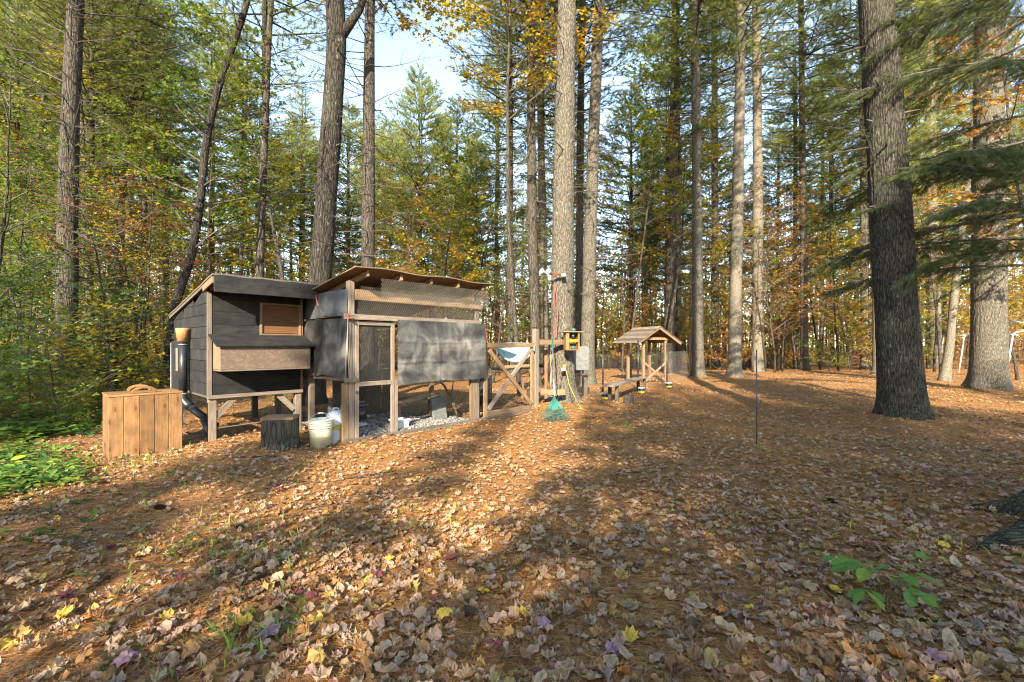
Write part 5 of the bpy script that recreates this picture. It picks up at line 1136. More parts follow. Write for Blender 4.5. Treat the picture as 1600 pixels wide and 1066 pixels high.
bf = empty('bird_feeder', P(893, 546, 9.72), R(8), 'small wooden bird feeder box on the right side of the pine', 'bird feeder')
w2, h2, dp = 0.15, 0.36, 0.10
box(bf, 'side_board', (-w2, -dp, 0), (-w2+0.075, dp, h2), M['wood_new'], axis='z'); box(bf, 'side_board', (w2-0.03, -dp, 0), (w2, dp, h2), M['wood_new'], axis='z')
box(bf, 'base_board', (-w2-.01, -dp-.01, -0.022), (w2+.01, dp+.01, -0.001), M['wood_new']); box(bf, 'back_board', (-w2+.076, dp-.02, 0), (w2-.031, dp, h2), M['wood_brown'], axis='z')
box(bf, 'roof_board', (-w2-.06, -dp-.05, h2+.001), (w2+.06, dp+.04, h2+0.022), M['wood_tan'])
box(bf, 'perch', (-w2+.078, -dp+.0, 0.165), (w2-.032, -dp+.04, 0.205), M['yellow_plastic'])
lathe(bf, 'green_cup', [(0, 0), (.04, 0), (.045, .07), (.04, .07), (0, .01)], M['green_plastic'], 16, (0.03, -0.02, 0.0)); lathe(bf, 'dark_cup', [(0, 0), (.038, 0), (.042, .09), (.03, .10), (0, .10)], M['plastic_black'], 16, (0.03, -0.02, 0.22))
lathe(bf, 'green_cap', [(0, 0), (.05, 0), (.05, .05), (.04, .065), (0, .065)], M['green_plastic'], 16, (0.04, 0.0, h2+0.023))

fl = empty('floodlight', P(866, 430, 9.9), 0, 'twin floodlight on a bracket high on the feeder pine, unlit', 'floodlight')
box(fl, 'bracket', (-0.06, -0.03, 0.0), (0.24, 0.02, 0.05), M['wood_brown']); box(fl, 'junction_box', (-0.14, -0.05, -0.12), (-0.07, 0.01, -0.02), M['lamp_grey'])
for x, ry in ((-0.10, -0.5), (-0.24, -1.0)):
    e_ = lathe(fl, 'lamp_head', [(0, -.07), (.03, -.06), (.045, -.02), (.07, .05), (.072, .07), (.06, .06), (0, .055)], M['lamp_grey'], 20, (x, -0.03, 0.05)); e_.rotation_euler = (R(70), 0, R(-30)+ry*0.4)
e_ = lathe(fl, 'motion_sensor', [(0, -.05), (.035, -.045), (.04, 0), (.035, .045), (0, .05)], M['ivory'], 16, (0.20, -0.05, -0.01)); e_.rotation_euler = (0, R(90), 0)
rcord = [P(866, 440, 9.85), P(866, 470, 9.85), P(869, 490, 9.85), P(867, 515, 9.85), P(866, 530, 9.8), P(862, 545, 9.8), P(855, 570, 9.6), P(851, 590, 9.55), P(854, 600, 9.55), P(864, 604, 9.55), P(872, 596, 9.6), P(877, 582, 9.75)]
def cord(pts, r, mat, name, label):
    q = [np.array(tuple(p)) for p in pts]; out = []
    for i in range(len(q)-1):
        p0, p1, p2, p3 = q[max(i-1, 0)], q[i], q[i+1], q[min(i+2, len(q)-1)]
        for t in np.linspace(0, 1, 6)[:-1]: out.append(0.5*((2*p1)+(-p0+p2)*t+(2*p0-5*p1+4*p2-p3)*t*t+(-p0+3*p1-3*p2+p3)*t**3))
    out.append(q[-1]); o = tube_obj(None, name, out, r, mat, 7); tag(o, label, 'cord'); return o
cord(rcord, 0.008, M['red_cord'], 'extension_cord', 'red extension cord hanging down the feeder pine from the floodlight')
cord([P(867, 445, 9.84), P(871, 480, 9.84), P(870, 510, 9.84), P(868, 528, 9.8)], 0.008, M['red_cord'], 'extension_cord', 'thinner red cord running beside the extension cord on the pine')
gy_ = G(912, 646)
cord([P(882, 572, 9.72), P(885, 582, 9.6), P(889, 600, 9.45), P(897, 618, 9.3), gy_+Vector((-.06, .1, 0.06)), gy_+Vector((0, 0, 0.012)), gy_+Vector((0.05, -0.10, 0.01))], 0.0065, M['yellow_cord'], 'extension_cord', 'yellow cord running from the feeder pine down to the needles')
pb_ = empty('outlet_box', P(881, 578, 9.78), 0, 'small weatherproof outlet with yellow plug on the pine', 'outlet'); box(pb_, 'housing', (-0.06, -0.03, -0.02), (0.04, 0.05, 0.04), M['lamp_grey']); box(pb_, 'plug', (-0.02, -0.05, 0.042), (0.03, 0.02, 0.11), M['yellow_plastic'])

# ---- rake ---------------------------------------------------------------------------
rk = G(867, 660); rk.z = g1(rk.x, rk.y)
rake = empty('leaf_rake', rk, 0, 'green fan rake leaning upright against the cross board', 'rake')
top = P(863, 529, 9.45)-rk; ferr = Vector((0.015, 0.28, 0.46)); 
tube_obj(rake, 'handle', [tuple(top), tuple(ferr+(top-ferr)*0.55)], 0.0125, M['green_plastic'], 10, 'upper green part of the handle'); tube_obj(rake, 'handle', [tuple(ferr+(top-ferr)*0.55), tuple(ferr-Vector((0, .03, .05)))], 0.0122, M['steel'], 10)
dn = Vector((0, -0.28, -0.44)); nt_ = 22; ang = [(-0.5+i/(nt_-1))*1.02 for i in range(nt_)]
def rp(an, t): return ferr+Vector((math.sin(an)*t*0.55, dn.y*t*math.cos(an), dn.z*t*math.cos(an)))
# upper fan plate, ribs of the lower part, and a cross bar
a = Acc(); V = []; 
for t in (0.06, 0.30, 0.56):
    for i in range(nt_): V.append(tuple(rp(ang[i]*(1 if t > .1 else .5), t)+Vector((0, -0.004*(i % 2), 0))))
F = [(r_*nt_+i, r_*nt_+i+1, (r_+1)*nt_+i+1, (r_+1)*nt_+i) for r_ in range(2) for i in range(nt_-1)]
a.add(V, None, F); pl_ = obj('fan_plate', a.mesh('fan_plate', [M['green_plastic']]), rake); so = pl_.modifiers.new('thickness', 'SOLIDIFY'); so.thickness = 0.004
for i in range(nt_):
    p = [tuple(rp(ang[i], t)) for t in (0.50, 0.8, 0.98)]+[tuple(rp(ang[i], 1.0)+Vector((0, -0.035, -0.005)))]
    tube_obj(rake, 'tine', p, 0.0062, M['dark_green'], 5)
for t in (0.70, 0.80): tube_obj(rake, 'cross_bar', [tuple(rp(x, t)+Vector((0, -.008, 0))) for x in np.linspace(ang[0], ang[-1], 12)], 0.006, M['dark_green'], 6)
for s in (-1, 1): tube_obj(rake, 'strut', [tuple(ferr+Vector((0, -.015, 0))), tuple(rp(s*0.28, 0.55)+Vector((0, -.012, 0)))], 0.008, M['green_plastic'], 6)

# ---- wire fence, its thin posts on weighted cans -------------------------------------------
fence = empty('wire_fence', (1.3, 10.4, 0), 0, 'low wire fence running from the feeder tree to the fence end pine', 'fence')
fpts = [Vector((1.45, 10.6, 0)), G(942, 622), G(997, 613), G(1042, 604), G(1078, 592)]
F0 = fence.location
for p, q in zip(fpts[:-1], fpts[1:]):
    d = q-p; d.z = 0; L = d.length; u = d.normalized(); wire_grid(fence, 'wire_mesh', tuple(Vector((p.x, p.y, 0.03))-F0), tuple(u), (0, 0, 1), L, 1.15, 0.05, 0.10, 0.0022, M['wire'])
for (px, py, tp_) in ((942, 622, 534), (997, 613, 532), (1042, 604, 536)):
    p = G(px, py); zt = P(px, tp_, p.y).z; tube_obj(fence, 'metal_post', [tuple(p-F0), tuple(Vector((p.x, p.y, zt))-F0)], 0.022, M['plastic_black'], 10)
def can(px, py, label):
    p = G(px, py); p.y -= 0.07; p.z = g1(p.x, p.y); s_ = p.y/12.5; o = empty('paint_can', p, 0, label, 'can'); s_ = 1.0
    lathe(o, 'can_wall', [(0, 0), (0.095, 0), (0.095, 0.15), (0.085, 0.155), (0.0, 0.15)], M['plastic_black'], 24); lathe(o, 'label_band', [(0.096, 0.03), (0.0965, 0.03), (0.0965, 0.09), (0.096, 0.09)], M['yellow_plastic'], 24); lathe(o, 'lid', [(0, 0.156), (0.088, 0.156), (0.098, 0.162), (0.098, 0.195), (0.08, 0.2), (0, 0.196)], M['white_plastic'], 24)
    tube_obj(o, 'handle', [(0.098*math.cos(t), -0.03, 0.12-0.07*math.sin(t)) for t in np.linspace(0, math.pi, 9)], 0.003, M['steel'], 5)
can(945, 624, 'can with yellow band at the fence post nearest the feeder tree'); can(1001, 616, 'can with yellow band at the foot of the fence post beside the bench'); can(1044, 607, 'can with yellow band at the fence post right of the shelter')
wp = empty('board_stake', G(1079, 592), 0, 'thin wooden board stake against the left side of the fence end pine', 'stake'); box(wp, 'board', (-0.04, 0, -0.05), (0.03, 0.03, 1.72), M['wood_ply'], axis='z'); box(wp, 'top_board', (-0.06, -0.025, 1.35), (0.05, -0.002, 1.72), M['wood_grey'], axis='z')

# bench
b0 = G(958, 627); b1 = G(1003, 611); bv = (b1-b0); ba = math.atan2(bv.y, bv.x); BL = bv.length
bench = empty('plank_bench', (b0.x, b0.y, g1(b0.x, b0.y)), ba, 'simple grey plank bench beside the wire fence', 'bench')
for y in (-0.15, 0.005): box(bench, 'seat_plank', (-0.42, y, 0.40), (BL+0.20, y+0.148, 0.445), M['wood_grey'])
for x in (0.0, BL-0.1): 
    for y in (-0.13, 0.06): box(bench, 'leg', (x, y, -0.05), (x+0.09, y+0.08, 0.398), M['wood_dark'], axis='z')

# gabled shelter
sp_ = G(1010, 598); SA = R(20)
sh = empty('gabled_shelter', (sp_.x, sp_.y, g1(sp_.x, sp_.y)), SA, 'small open shelter with a gabled plank roof behind the bench', 'shelter')
hw_, dp_, eh, ph_ = 0.53, 1.05, 1.60, 1.98
for x in (-hw_, hw_-0.09):
    for y in (-dp_/2, dp_/2-.09): box(sh, 'post', (x, y, -0.1), (x+0.09, y+0.09, eh), M['wood_ply'], axis='z')
for y in (-dp_/2-.035, dp_/2+.002): box(sh, 'tie_beam', (-hw_-0.20, y, eh-.03), (hw_+0.20, y+0.033, eh+.06), M['wood_tan'])
ov = 0.42; sl2 = (ph_-eh)/(hw_+0.1)
for s in (-1, 1):
    for y in (-dp_/2-.25, -dp_/2-.036+.07, dp_/2+.2):
        beam(sh, 'rafter', (s*0.012, y, ph_+0.02), (s*(hw_+ov), y, ph_+0.02-sl2*(hw_+ov)), 0.035, 0.085, M['wood_ply'])
    nb_ = 7; ex = hw_+ov+0.05
    for k_ in range(nb_):
        t0, t1 = k_/nb_, (k_+0.97)/nb_; xm = s*ex*(t0+t1)/2; zc = ph_+0.078-sl2*ex*(t0+t1)/2; n_ = Vector((s*sl2, 0, 1)).normalized()
        beam(sh, 'roof_board', (xm, -dp_/2-.30, zc), (xm, dp_/2+.30, zc), ex*(t1-t0)*math.sqrt(1+sl2*sl2), 0.018, M['wood_old'] if k_ % 2 else M['wood_grey'], up=n_)
beam(sh, 'brace', (-hw_+.1, -dp_/2+.02, 0.72), (hw_-.1, -dp_/2+.02, 0.10), 0.03, 0.08, M['wood_ply']); beam(sh, 'brace', (-hw_+.1, -dp_/2-.02, 0.10), (hw_-.1, -dp_/2-.02, 0.72), 0.03, 0.08, M['wood_ply'])

# grey bin behind the feeder tree
gb = empty('grey_barrel', Vector((1.78, 12.0, 0)), 0, 'grey boxy cabinet standing behind the wire right of the feeder', 'cabinet'); box(gb, 'cabinet_wall', (-0.25, 0, 0.75), (0.25, 0.4, 1.38), M['concrete']); box(gb, 'stand', (-0.22, 0.02, 0.0), (-0.12, 0.38, 0.748), M['wood_dark'], axis='z'); box(gb, 'stand', (0.12, 0.02, 0.0), (0.22, 0.38, 0.748), M['wood_dark'], axis='z'); box(gb, 'shelf', (-0.28, -0.1, 0.62), (0.28, -0.001, 0.66), M['wood_dark'])

# thin stake standing alone
s0 = G(1182, 701); sk = tube_obj(None, 'metal_stake', [(0, 0, -0.1), (0.003, 0, 0.7), (0.0, 0, P(1181, 547, s0.y).z-s0.z)], 0.0085, M['wire_dark'], 8); sk.location = s0; tag(sk, 'thin bare metal stake standing alone on the clearing', 'stake')

# white pipe frame at the right edge
wf = empty('pipe_frame', P(1590, 560, 15.0), 0, 'bent white pipe frame beyond the thick right pine', 'frame'); o3 = wf.location.copy(); wf.location.z = g1(o3.x, o3.y); o3.z = wf.location.z
def wfp(px, py, d): return tuple(P(px, py, d)-o3)
tube_obj(wf, 'pipe', [wfp(1573, 598, 14.5), wfp(1578, 550, 14.5), wfp(1583, 522, 14.5), wfp(1588, 519, 14.6), wfp(1640, 512, 14.8)], 0.022, M['white_plastic'], 10)
tube_obj(wf, 'pipe', [wfp(1498, 582, 19), wfp(1503, 550, 19), wfp(1506, 528, 19), wfp(1511, 522, 19), wfp(1560, 522, 17), wfp(1590, 524, 15)], 0.022, M['white_plastic'], 10)
tube_obj(wf, 'pipe', [wfp(1469, 566, 22), wfp(1474, 527, 22), wfp(1506, 524, 19.2)], 0.022, M['white_plastic'], 10)
tube_obj(wf, 'pipe', [wfp(1575, 500, 16), wfp(1600, 505, 15), wfp(1660, 512, 14.8)], 0.02, M['white_plastic'], 10)
# ------------------------------------------------------------------ single trees and boughs the photograph shows closer by
def hero_maple(px, d, H, mat, label, seed, start=0.4, spread=0.35, r=0.08, nl=18, lsize=0.11, leaves=1.0, path=None, parent=None):
    tr, cr, tp = maple(H, seed, r, nl, leaves, lsize, 0.05, start, 0.35, spread, path)
    if parent is not None:
        c = obj('crown', cr.mesh('crown', [M['twig'], M[mat]], smooth=(0,)), parent); return parent
    x = (px-CX)/FP*d; o = empty('maple_tree', (x, d, g1(x, d)), 0, label, 'tree', 'trees standing round the clearing')
    obj('trunk', tr.mesh('trunk', [M['bark_dark']], smooth=(0,)), o); obj('crown', cr.mesh('crown', [M['twig'], M[mat]], smooth=(0,)), o); return o
cm = [h for h in HERO if 'crooked' in h['label']][0]; b = cm['base']; bz = g1(b.x, b.y)
pth = [np.array(tuple(P(px, py, cm['d'])))-np.array([b.x, b.y, bz]) for px, py in cm['pts'][1:]]; pth.append(pth[-1]+np.array([0.4, 0, 2.4]))
hero_maple(0, 0, 8.5, 'green', '', 301, 0.15, 0.30, 0.09, 26, 0.12, 1.1, pth, cm['obj'])
hero_maple(225, 12.5, 5.6, 'red', 'small red leaved maple with thin branches left of the crooked maple', 302, 0.45, 0.5, 0.04, 9, 0.10, 0.7)
for k_, (px_, d_, H_, lab_) in enumerate(((-20, 8.2, 3.0, 'airy green sapling at the left picture edge'), (45, 9.2, 3.4, 'airy green sapling in front of the far left pine'), (120, 9.6, 2.8, 'airy green sapling just behind the crate, leftmost side'), (175, 10.4, 3.2, 'airy green sapling behind the crate handle'), (232, 11.2, 3.0, 'airy green sapling beside the coop back corner'), (85, 7.6, 1.9, 'knee high airy green sapling left of the crate'))):
    hero_maple(px_, d_, H_, 'plant' if k_ % 2 else 'green', lab_, 360+k_, 0.2, 0.42, 0.018, 11, 0.11, 0.6)
hero_maple(165, 11.0, 5.6, 'red', 'small red leaved maple in front of the leaning slender pine', 315, 0.5, 0.5, 0.035, 9, 0.09, 0.6)
hero_maple(458, 15.5, 14, 'green', 'tall green leaved maple just left of the forked tree', 303, 0.5, 0.20, 0.08, 24, 0.12, 0.8)
hero_maple(812, 12.8, 15.5, 'yellow', 'tall maple with olive yellow leaves hanging over the gate', 304, 0.50, 0.34, 0.08, 34, 0.13, 1.1)
hero_maple(770, 17, 6.5, 'green', 'bushy bright green maple sapling behind the gate', 305, 0.15, 0.42, 0.05, 18, 0.12, 0.9)
hero_maple(1042, 22, 11.5, 'yellow', 'olive yellow maple crown between the leaning pine and the pale trunks', 306, 0.45, 0.38, 0.09, 18, 0.15, 1.0)
hero_maple(1618, 11.5, 10, 'orange', 'golden leaved maple whose branches reach in at the top right', 307, 0.35, 0.42, 0.09, 20, 0.13, 1.0)
hero_maple(1470, 20, 9, 'orange', 'golden leaved maple between the massive trunk and the thick right trunk', 308, 0.3, 0.4, 0.07, 18, 0.14, 0.9)
hero_maple(60, 12.5, 6.0, 'green', 'yellow green maple filling the far left edge', 309, 0.2, 0.5, 0.06, 16, 0.10, 1.1)
hero_maple(-30, 9.0, 7.0, 'green', 'green maple reaching in from beyond the left edge', 310, 0.25, 0.5, 0.06, 16, 0.10, 1.0)
hero_maple(215, 13.5, 4.5, 'green', 'low green yellow maple sapling between the far left pine and coop', 311, 0.12, 0.55, 0.04, 16, 0.10, 1.1)
for k_, (px_, d_, H_, m_, st_, lab_) in enumerate(((25, 14, 11, 'green', .3, 'tall green leaved maple in front of the far left pine'), (150, 16, 12, 'yellow', .35, 'tall yellow leaved maple right of the far left pines'), (340, 17, 12.5, 'green', .3, 'tall green leaved maple above the coop roof'), (440, 20, 11, 'yellow', .25, 'yellow maple between the coop pine and the forked tree'), (250, 18, 9, 'yellow', .2, 'mid sized yellow maple left of the coop'),
        (690, 19, 8.5, 'yellow', .2, 'yellow green maple behind the right end of the run'), (900, 23, 13, 'yellow', .4, 'tall yellow maple behind the bird feeder pine'), (985, 20, 15, 'green', .45, 'tall green yellow maple right of the leaning pine'), (1215, 26, 10, 'orange', .2, 'orange maple behind the thin metal stake'), (1310, 25, 11, 'yellow', .2, 'yellow maple between the lone slim pine and the massive trunk'),
        (1110, 27, 14, 'yellow', .35, 'tall yellow maple between the fence pine and pale trunks'), (735, 23, 14, 'green', .35, 'tall green maple left of the gate pine'), (1590, 18, 8, 'yellow', .2, 'yellow maple beyond the white pipe frame'), (80, 18, 16, 'yellow', .35, 'very tall yellow green maple at upper left'))):
    hero_maple(px_, d_, H_, m_, lab_, 330+k_, st_, 0.34, 0.06, 24, 0.15 if d_ > 16 else 0.13, 1.0)
hero_maple(590, 17, 5.5, 'orange', 'small orange leaved maple just above the wire run roof', 312, 0.2, 0.45, 0.05, 15, 0.12, 0.8)

# the evergreen beyond the right edge whose boughs hang into the picture
BOUGH = [bough(L, s, 0.13, 0.05, 0.85).mesh('bough', [M['twig'], M['hemlock']], smooth=(0,)) for L, s in ((3.3, 1), (2.9, 2), (3.1, 3))]
hx, hy = 8.75, 7.4
hm = empty('hemlock_tree', (hx, hy, g1(hx, hy)), 0, 'dark evergreen beyond the right edge with boughs hanging into view', 'tree')
t = Acc(); tube(t, [(0, 0, -.2), (0, 0, 5), (0.1, 0, 12)], [0.16, 0.11, 0.02], 12, 0); obj('trunk', t.mesh('trunk', [M['bark_dark']], smooth=(0,)), hm)
rg = np.random.default_rng(44)
for k in range(30):
    z = 2.5+k*0.21; az = R(180)+(R(rg.uniform(-60, 50)) if k % 3 else R(rg.uniform(60, 300))); o = obj('bough', BOUGH[k % 3], hm); o.location = (0, 0, z); s = rg.uniform(0.72, 1.1)*(1-0.04*max(0, k-20))
    o.rotation_euler = (rg.uniform(-.5, .5), R(rg.uniform(-8, 16)), az); o.scale = (s, s, s)
for h, angs in ((HERO[0], ((3.75, 200, .38), (4.6, -20, .5), (3.0, 340, .36), (5.2, 170, .4))), (HERO[1], ((3.2, 200, .5), (5.0, 215, .6), (4.2, 320, .5), (6.0, 250, .6)))):
    for z, az, s in angs:
        o = obj('bough', BOUGH[1], h['obj']); o.location = (0, 0, z); o.rotation_euler = (0, R(5), R(az)); o.scale = (s, s, s)

# root of the tree just outside the right edge
rt = empty('pine_tree', (RIGHT_TREE[0], RIGHT_TREE[1], g1(*RIGHT_TREE)-0.05), 0, 'mossy root of a big pine entering at the lower right edge', 'tree')
ta = trunk_acc([(0, 0, -0.2), (0, 0, 1), (0.1, 0, 4), (0.3, 0, 9), (0.5, 0, 22)], 0.34, 0.26, 2, 0.0, 20, 0.25, True, 9); obj('trunk', ta.mesh('trunk', [M['bark_near']], smooth=(0,)), rt)
c = obj('crown', CROWNS[0], rt); c.location = (0.3, 0, 11)
M['moss_bark'] = bark('moss_bark', (0.028, 0.026, 0.019), (0.070, 0.066, 0.048), 9, 9, 0.8, 0.03, (4, 22, 22))
def root(pts, rad):
    a = Acc(); q = np.array(pts, float); tt = np.linspace(0, len(q)-1, 30); pp = np.stack([np.interp(tt, range(len(q)), q[:, i]) for i in range(3)], -1); rr = np.interp(tt, range(len(rad)), rad)
    tube(a, pp, rr, 28, 0, rfun=lambda R_, th, p: R_*(1+0.10*np.sin(5*th+p[:, :1]*9)+0.05*np.sin(11*th+p[:, :1]*23)+.06*np.sin(p[:, :1]*17))); obj('root', a.mesh('root', [M['moss_bark']], smooth=(0,)), rt)
root([(-0.15, -0.05, 0.26), (-0.5, -0.12, 0.15), (-0.85, -0.2, 0.05), (-1.15, -0.22, -0.01), (-1.35, -0.25, -0.06)], [0.22, 0.15, 0.09, 0.05, 0.02])
root([(-0.15, 0.15, 0.15), (-0.45, 0.35, 0.02), (-0.7, 0.5, -0.05)], [0.16, 0.09, 0.03])

# ------------------------------------------------------------------ green plants
S_PLANT = []
for s in range(4):
    o = empty('leafy_plant', (0, 0, -100)); obj('leaves', leafy_plant(s+1, 11+2*s, 0.42, 0.16, 1.3).mesh('leaves', [M['twig'], M['plant']], smooth=(0,)), o); S_PLANT.append(o)
S_SEED = []
for s in range(3):
    o = empty('seedling', (0, 0, -100)); obj('leaves', leafy_plant(s+31, 4, 0.16, 0.05, 0.8).mesh('leaves', [M['twig'], M['plant']], smooth=(0,)), o); S_SEED.append(o)
rg = np.random.default_rng(12); cnt = 0
plants = []; cones = {}
while cnt < 60:
    py = rg.uniform(595, 770); px = rg.uniform(-60, 165 if py < 650 else 140-(py-650)*0.45)
    p = G(px, py)
    if px > 120 and p.y < 7.5: continue
    s = rg.uniform(0.45, 1.0)*(0.75 if py > 700 else 1.0); o = put(S_PLANT[int(rg.integers(4))], p.x, p.y, s, rg.uniform(0, 6.28)); plants.append((px, py, o)); cnt += 1
    if rg.random() < 0.3:
        for ch in o.children: recolour(ch, M['green'])
for (px, py) in ((240, 640), (262, 652), (205, 600), (180, 605), (255, 608), (455, 640)):
    d = 9.0+rg.random()*3; x = (px-CX)/FP*d; o = put(S_PLANT[int(rg.integers(4))], x, d, 0.8, rg.uniform(0, 6.28)); plants.append((px, 540+995/d, o))
rows = {}
for px, py, o in plants: rows.setdefault('nearest the viewer' if py > 710 else 'before the crate' if py > 665 else 'level with the crate' if py > 630 else 'in the shade of the left woods', []).append((px, o))
for rn, lst in rows.items():
    lst.sort(key=lambda t: t[0])
    for i, (px, o) in enumerate(lst): tag(o, f'green leafy plant at left {rn}, '+(f'{NTH[i]} from the left' if i < 12 else f'{NTH[min(11, len(lst)-1-i)]} from the right'), 'plant', 'green plants along the left side')
for i, (px, py, s, l) in enumerate(((262, 868, 1.3, 'sunlit small seedling at left centre of the foreground'), (236, 858, 0.8, 'tiny seedling left of the sunlit one'), (85, 790, 1.1, 'small seedling near the left edge'), (95, 832, 0.9, 'tiny green seedling in the left shade'), (232, 745, 1.0, 'small seedling in front of the crate'), (150, 735, 0.9, 'seedling left of the crate foot'), (355, 880, 0.7, 'tiny seedling right of the sunlit one'), (640, 795, 0.6, 'tiny seedling in the middle of the clearing'), (20, 862, 1.6, 'yellow green fern like seedling at the left edge'), (1440, 965, 0.8, 'yellow green seedling right of the leafy foreground plant'), (1500, 960, 0.6, 'pale seedling near the lower right corner'), (1330, 940, 0.7, 'tiny seedling left of the leafy foreground plant'), (210, 1022, 0.6, 'tiny seedling near the lower left corner'), (1060, 660, 1.2, 'low green tuft in front of the fence end pine'), (1072, 588, 1.6, 'green tuft at the foot of the fence end pine'), (935, 632, 1.5, 'green tuft beside the first fence can'))):
    p = G(px, py); o = put(S_SEED[i % 3], p.x, p.y, s, i*1.3); tag(o, l, 'seedling', 'seedlings in the leaf litter')
    if 'yellow' in l or 'sunlit' in l: [recolour(ch, M['green']) for ch in o.children]
# the foreground plant, leaf by leaf
fp_ = G(1378, 945); fg = empty('leafy_plant', fp_, 0, 'bushy green plant with oval leaves in the lower right foreground', 'plant')
a = Acc(); a.add(np.vstack([OVAL[0]]), OVAL[1], None, 0, 0.45); ovm = [a.mesh('leaf', [M['plant']])]
a = Acc(); a.add(np.vstack([OVAL[0]*[1, 1.1, 1.6]]), OVAL[1], None, 0, 0.85); ovm.append(a.mesh('leaf', [M['plant']]))
for k in range(8):
    az = k*0.9+0.3; L = 0.12+0.07*(k % 3); e_ = np.array([math.cos(az)*L*1.3, math.sin(az)*L*0.8, 0.13+0.035*(k % 4)])
    pts = [(0, 0, -0.01), tuple(e_*[.35, .35, .6]), tuple(e_)]; tube_obj(fg, 'stem', pts, [0.0022, 0.0018, 0.0012], M['twig'], 5)
    for j in range(4):
        o = obj('leaf', ovm[0 if (k*4+j) % 6 else 1], fg); t = 0.55+0.15*j; o.location = tuple(e_*[t, t, 0.6+0.4*t]); s = 0.080+0.030*((k*7+j*3) % 4)/3; o.scale = (s*1.15, s*1.3, s)
        o.rotation_euler = (rg.uniform(-.45, .45), rg.uniform(-0.1, 0.45), az+(-1)**j*0.9*(j < 3)+rg.uniform(-.3, .3))
# thin grass blades here and there
def grass():
    a = Acc(); rg = np.random.default_rng(3); ps = []
    for cx_, cy_, n, r in [(-1.55, 3.0, 70, .2), (-1.1, 2.15, 60, .15), (-1.25, 2.1, 50, .15), (-2.2, 3.2, 60, .3), (-4.5, 5.4, 80, .3), (3.0, 3.2, 40, .3), (-0.6, 3.6, 30, .3), (0.9, 9.4, 60, .3), (-3.6, 4.6, 60, .5), (-5.3, 5.3, 160, .6), (1.9, 7.6, 50, .3)]:
        q = rg.normal(size=(n, 2))*r; ps.append(q+[cx_, cy_])
    p = np.concatenate(ps); z = gz(p[:, 0], p[:, 1]); pos = np.column_stack([p, z]); N = len(p); d = rg.normal(size=(N, 3))*np.array([.5, .5, .1])+np.array([0, 0, .9])
    place(a, np.array([[0, -.5, 0], [0, .5, 0], [.6, .3, .05], [1, 0, .25]]), np.array([[0, 1, 2], [0, 2, 3]]), d, rand_dirs(N), pos, rg.uniform(.05, .13, N), 0, wide=np.full(N, 0.004)); return a.mesh('grass', [M['plant']])
o = obj('grass', grass()); tag(o, 'sparse thin grass blades in the litter', None, None, 'stuff')

# ------------------------------------------------------------------ fallen leaves
def leaf_outline(kind):
    if kind == 'maple':
        h = [(90, 1.0), (72, .74), (60, .70), (48, .90), (34, .64), (20, .62), (4, .78), (-14, .54), (-42, .52), (-75, .22)]
    elif kind == 'oval': h = [(90, 1.0), (70, .78), (48, .60), (20, .50), (-15, .50), (-45, .58), (-72, .70)]
    else: h = [(90, .95), (68, .70), (45, .66), (18, .62), (-14, .55), (-50, .5), (-78, .3)]
    r = [(math.cos(R(t))*q, math.sin(R(t))*q) for t, q in h]; l = [(-x, y) for x, y in r[1:]][::-1]
    return np.array(r+l+[(0.0, -0.28)] if False else r+[(0.0, -0.22 if kind == 'maple' else -0.7)]+l)
def leaf_geo(kind, c, seed):
    rg = np.random.default_rng(seed); o = leaf_outline(kind); o = o*(1+rg.normal(size=o.shape)*0.05)
    mid = o*0.5; V2 = np.vstack([[0, 0], mid, o]); x, y = V2[:, 0], V2[:, 1]
    z = c[0]*x*x+c[1]*y*y+c[2]*np.abs(x)+c[3]*x*y+c[4]*np.clip(y, 0, 1)**2; z = z+rg.normal(size=len(z))*0.085
    n = len(o); T = []
    for i in range(n):
        j = (i+1) % n; T += [(0, 1+i, 1+j), (1+i, 1+n+i, 1+n+j), (1+i, 1+n+j, 1+j)]
    V = np.column_stack([V2, z]); V[:, :2] *= 1/(1+0.5*np.abs(z))[:, None]; V[:, 2] -= V[:, 2].min(); return V*0.5, np.array(T)
SHAPES = [('flat', 'maple', (.12, .1, .05, 0, 0)), ('curled', 'maple', (.75, .1, 0, .2, .15)), ('upturned', 'maple', (.25, .3, .35, -.2, .3)), ('folded', 'maple', (.1, .1, .8, .1, .1)),
          ('arched', 'maple', (-.5, -.3, 0, .2, 0)), ('rolled', 'oval', (1.1, .1, 0, .2, .1)), ('crumpled', 'blob', (.5, -.3, .3, .6, .4)), ('flat oval', 'oval', (.2, .15, 0.1, 0, .1)), ('torn', 'blob', (.2, .6, .2, -.4, -.3)), ('curled narrow', 'oval', (1.6, .5, 0, .4, -.3)), ('crinkled', 'blob', (-.4, .5, .5, .5, .2))]
GEO = [leaf_geo(k, c, 50+i) for i, (nm, k, c) in enumerate(SHAPES)]
PAL = [('pale tan', (.43, .29, .175), .28), ('greyish', (.34, .25, .18), .10), ('pinkish tan', (.42, .265, .19), .15), ('brown', (.24, .13, .062), .20), ('cinnamon', (.38, .195, .08), .19), ('ochre', (.42, .27, .09), .05), ('yellow', (.55, .37, .06), .005), ('maroon', (.17, .045, .05), .008), ('mauve', (.33, .19, .22), .002), ('orange', (.52, .20, .05), .012)]
pr = np.array([p[2] for p in PAL]); pr /= pr.sum()
rg = np.random.default_rng(77)
def dens(x, d):
    # more leaves in front and to the right, few on the far needles
    base = 900/(1+(d/4.1)**2.3)+34.0; cl = 0.72+0.28*np.sin(x*1.3+1.1*np.sin(d*1.1))*np.sin(d*1.7+x*0.6); side = 0.75+0.35/(1+np.exp(-(x+0.2)*1.2)); return base*cl*side
L = []
N0 = 90000; d = rg.uniform(1.5, 26, N0)**1; d = np.sqrt(rg.uniform(1.5**2, 26**2, N0)); x = rg.uniform(-1.3, 1.3, N0)*d
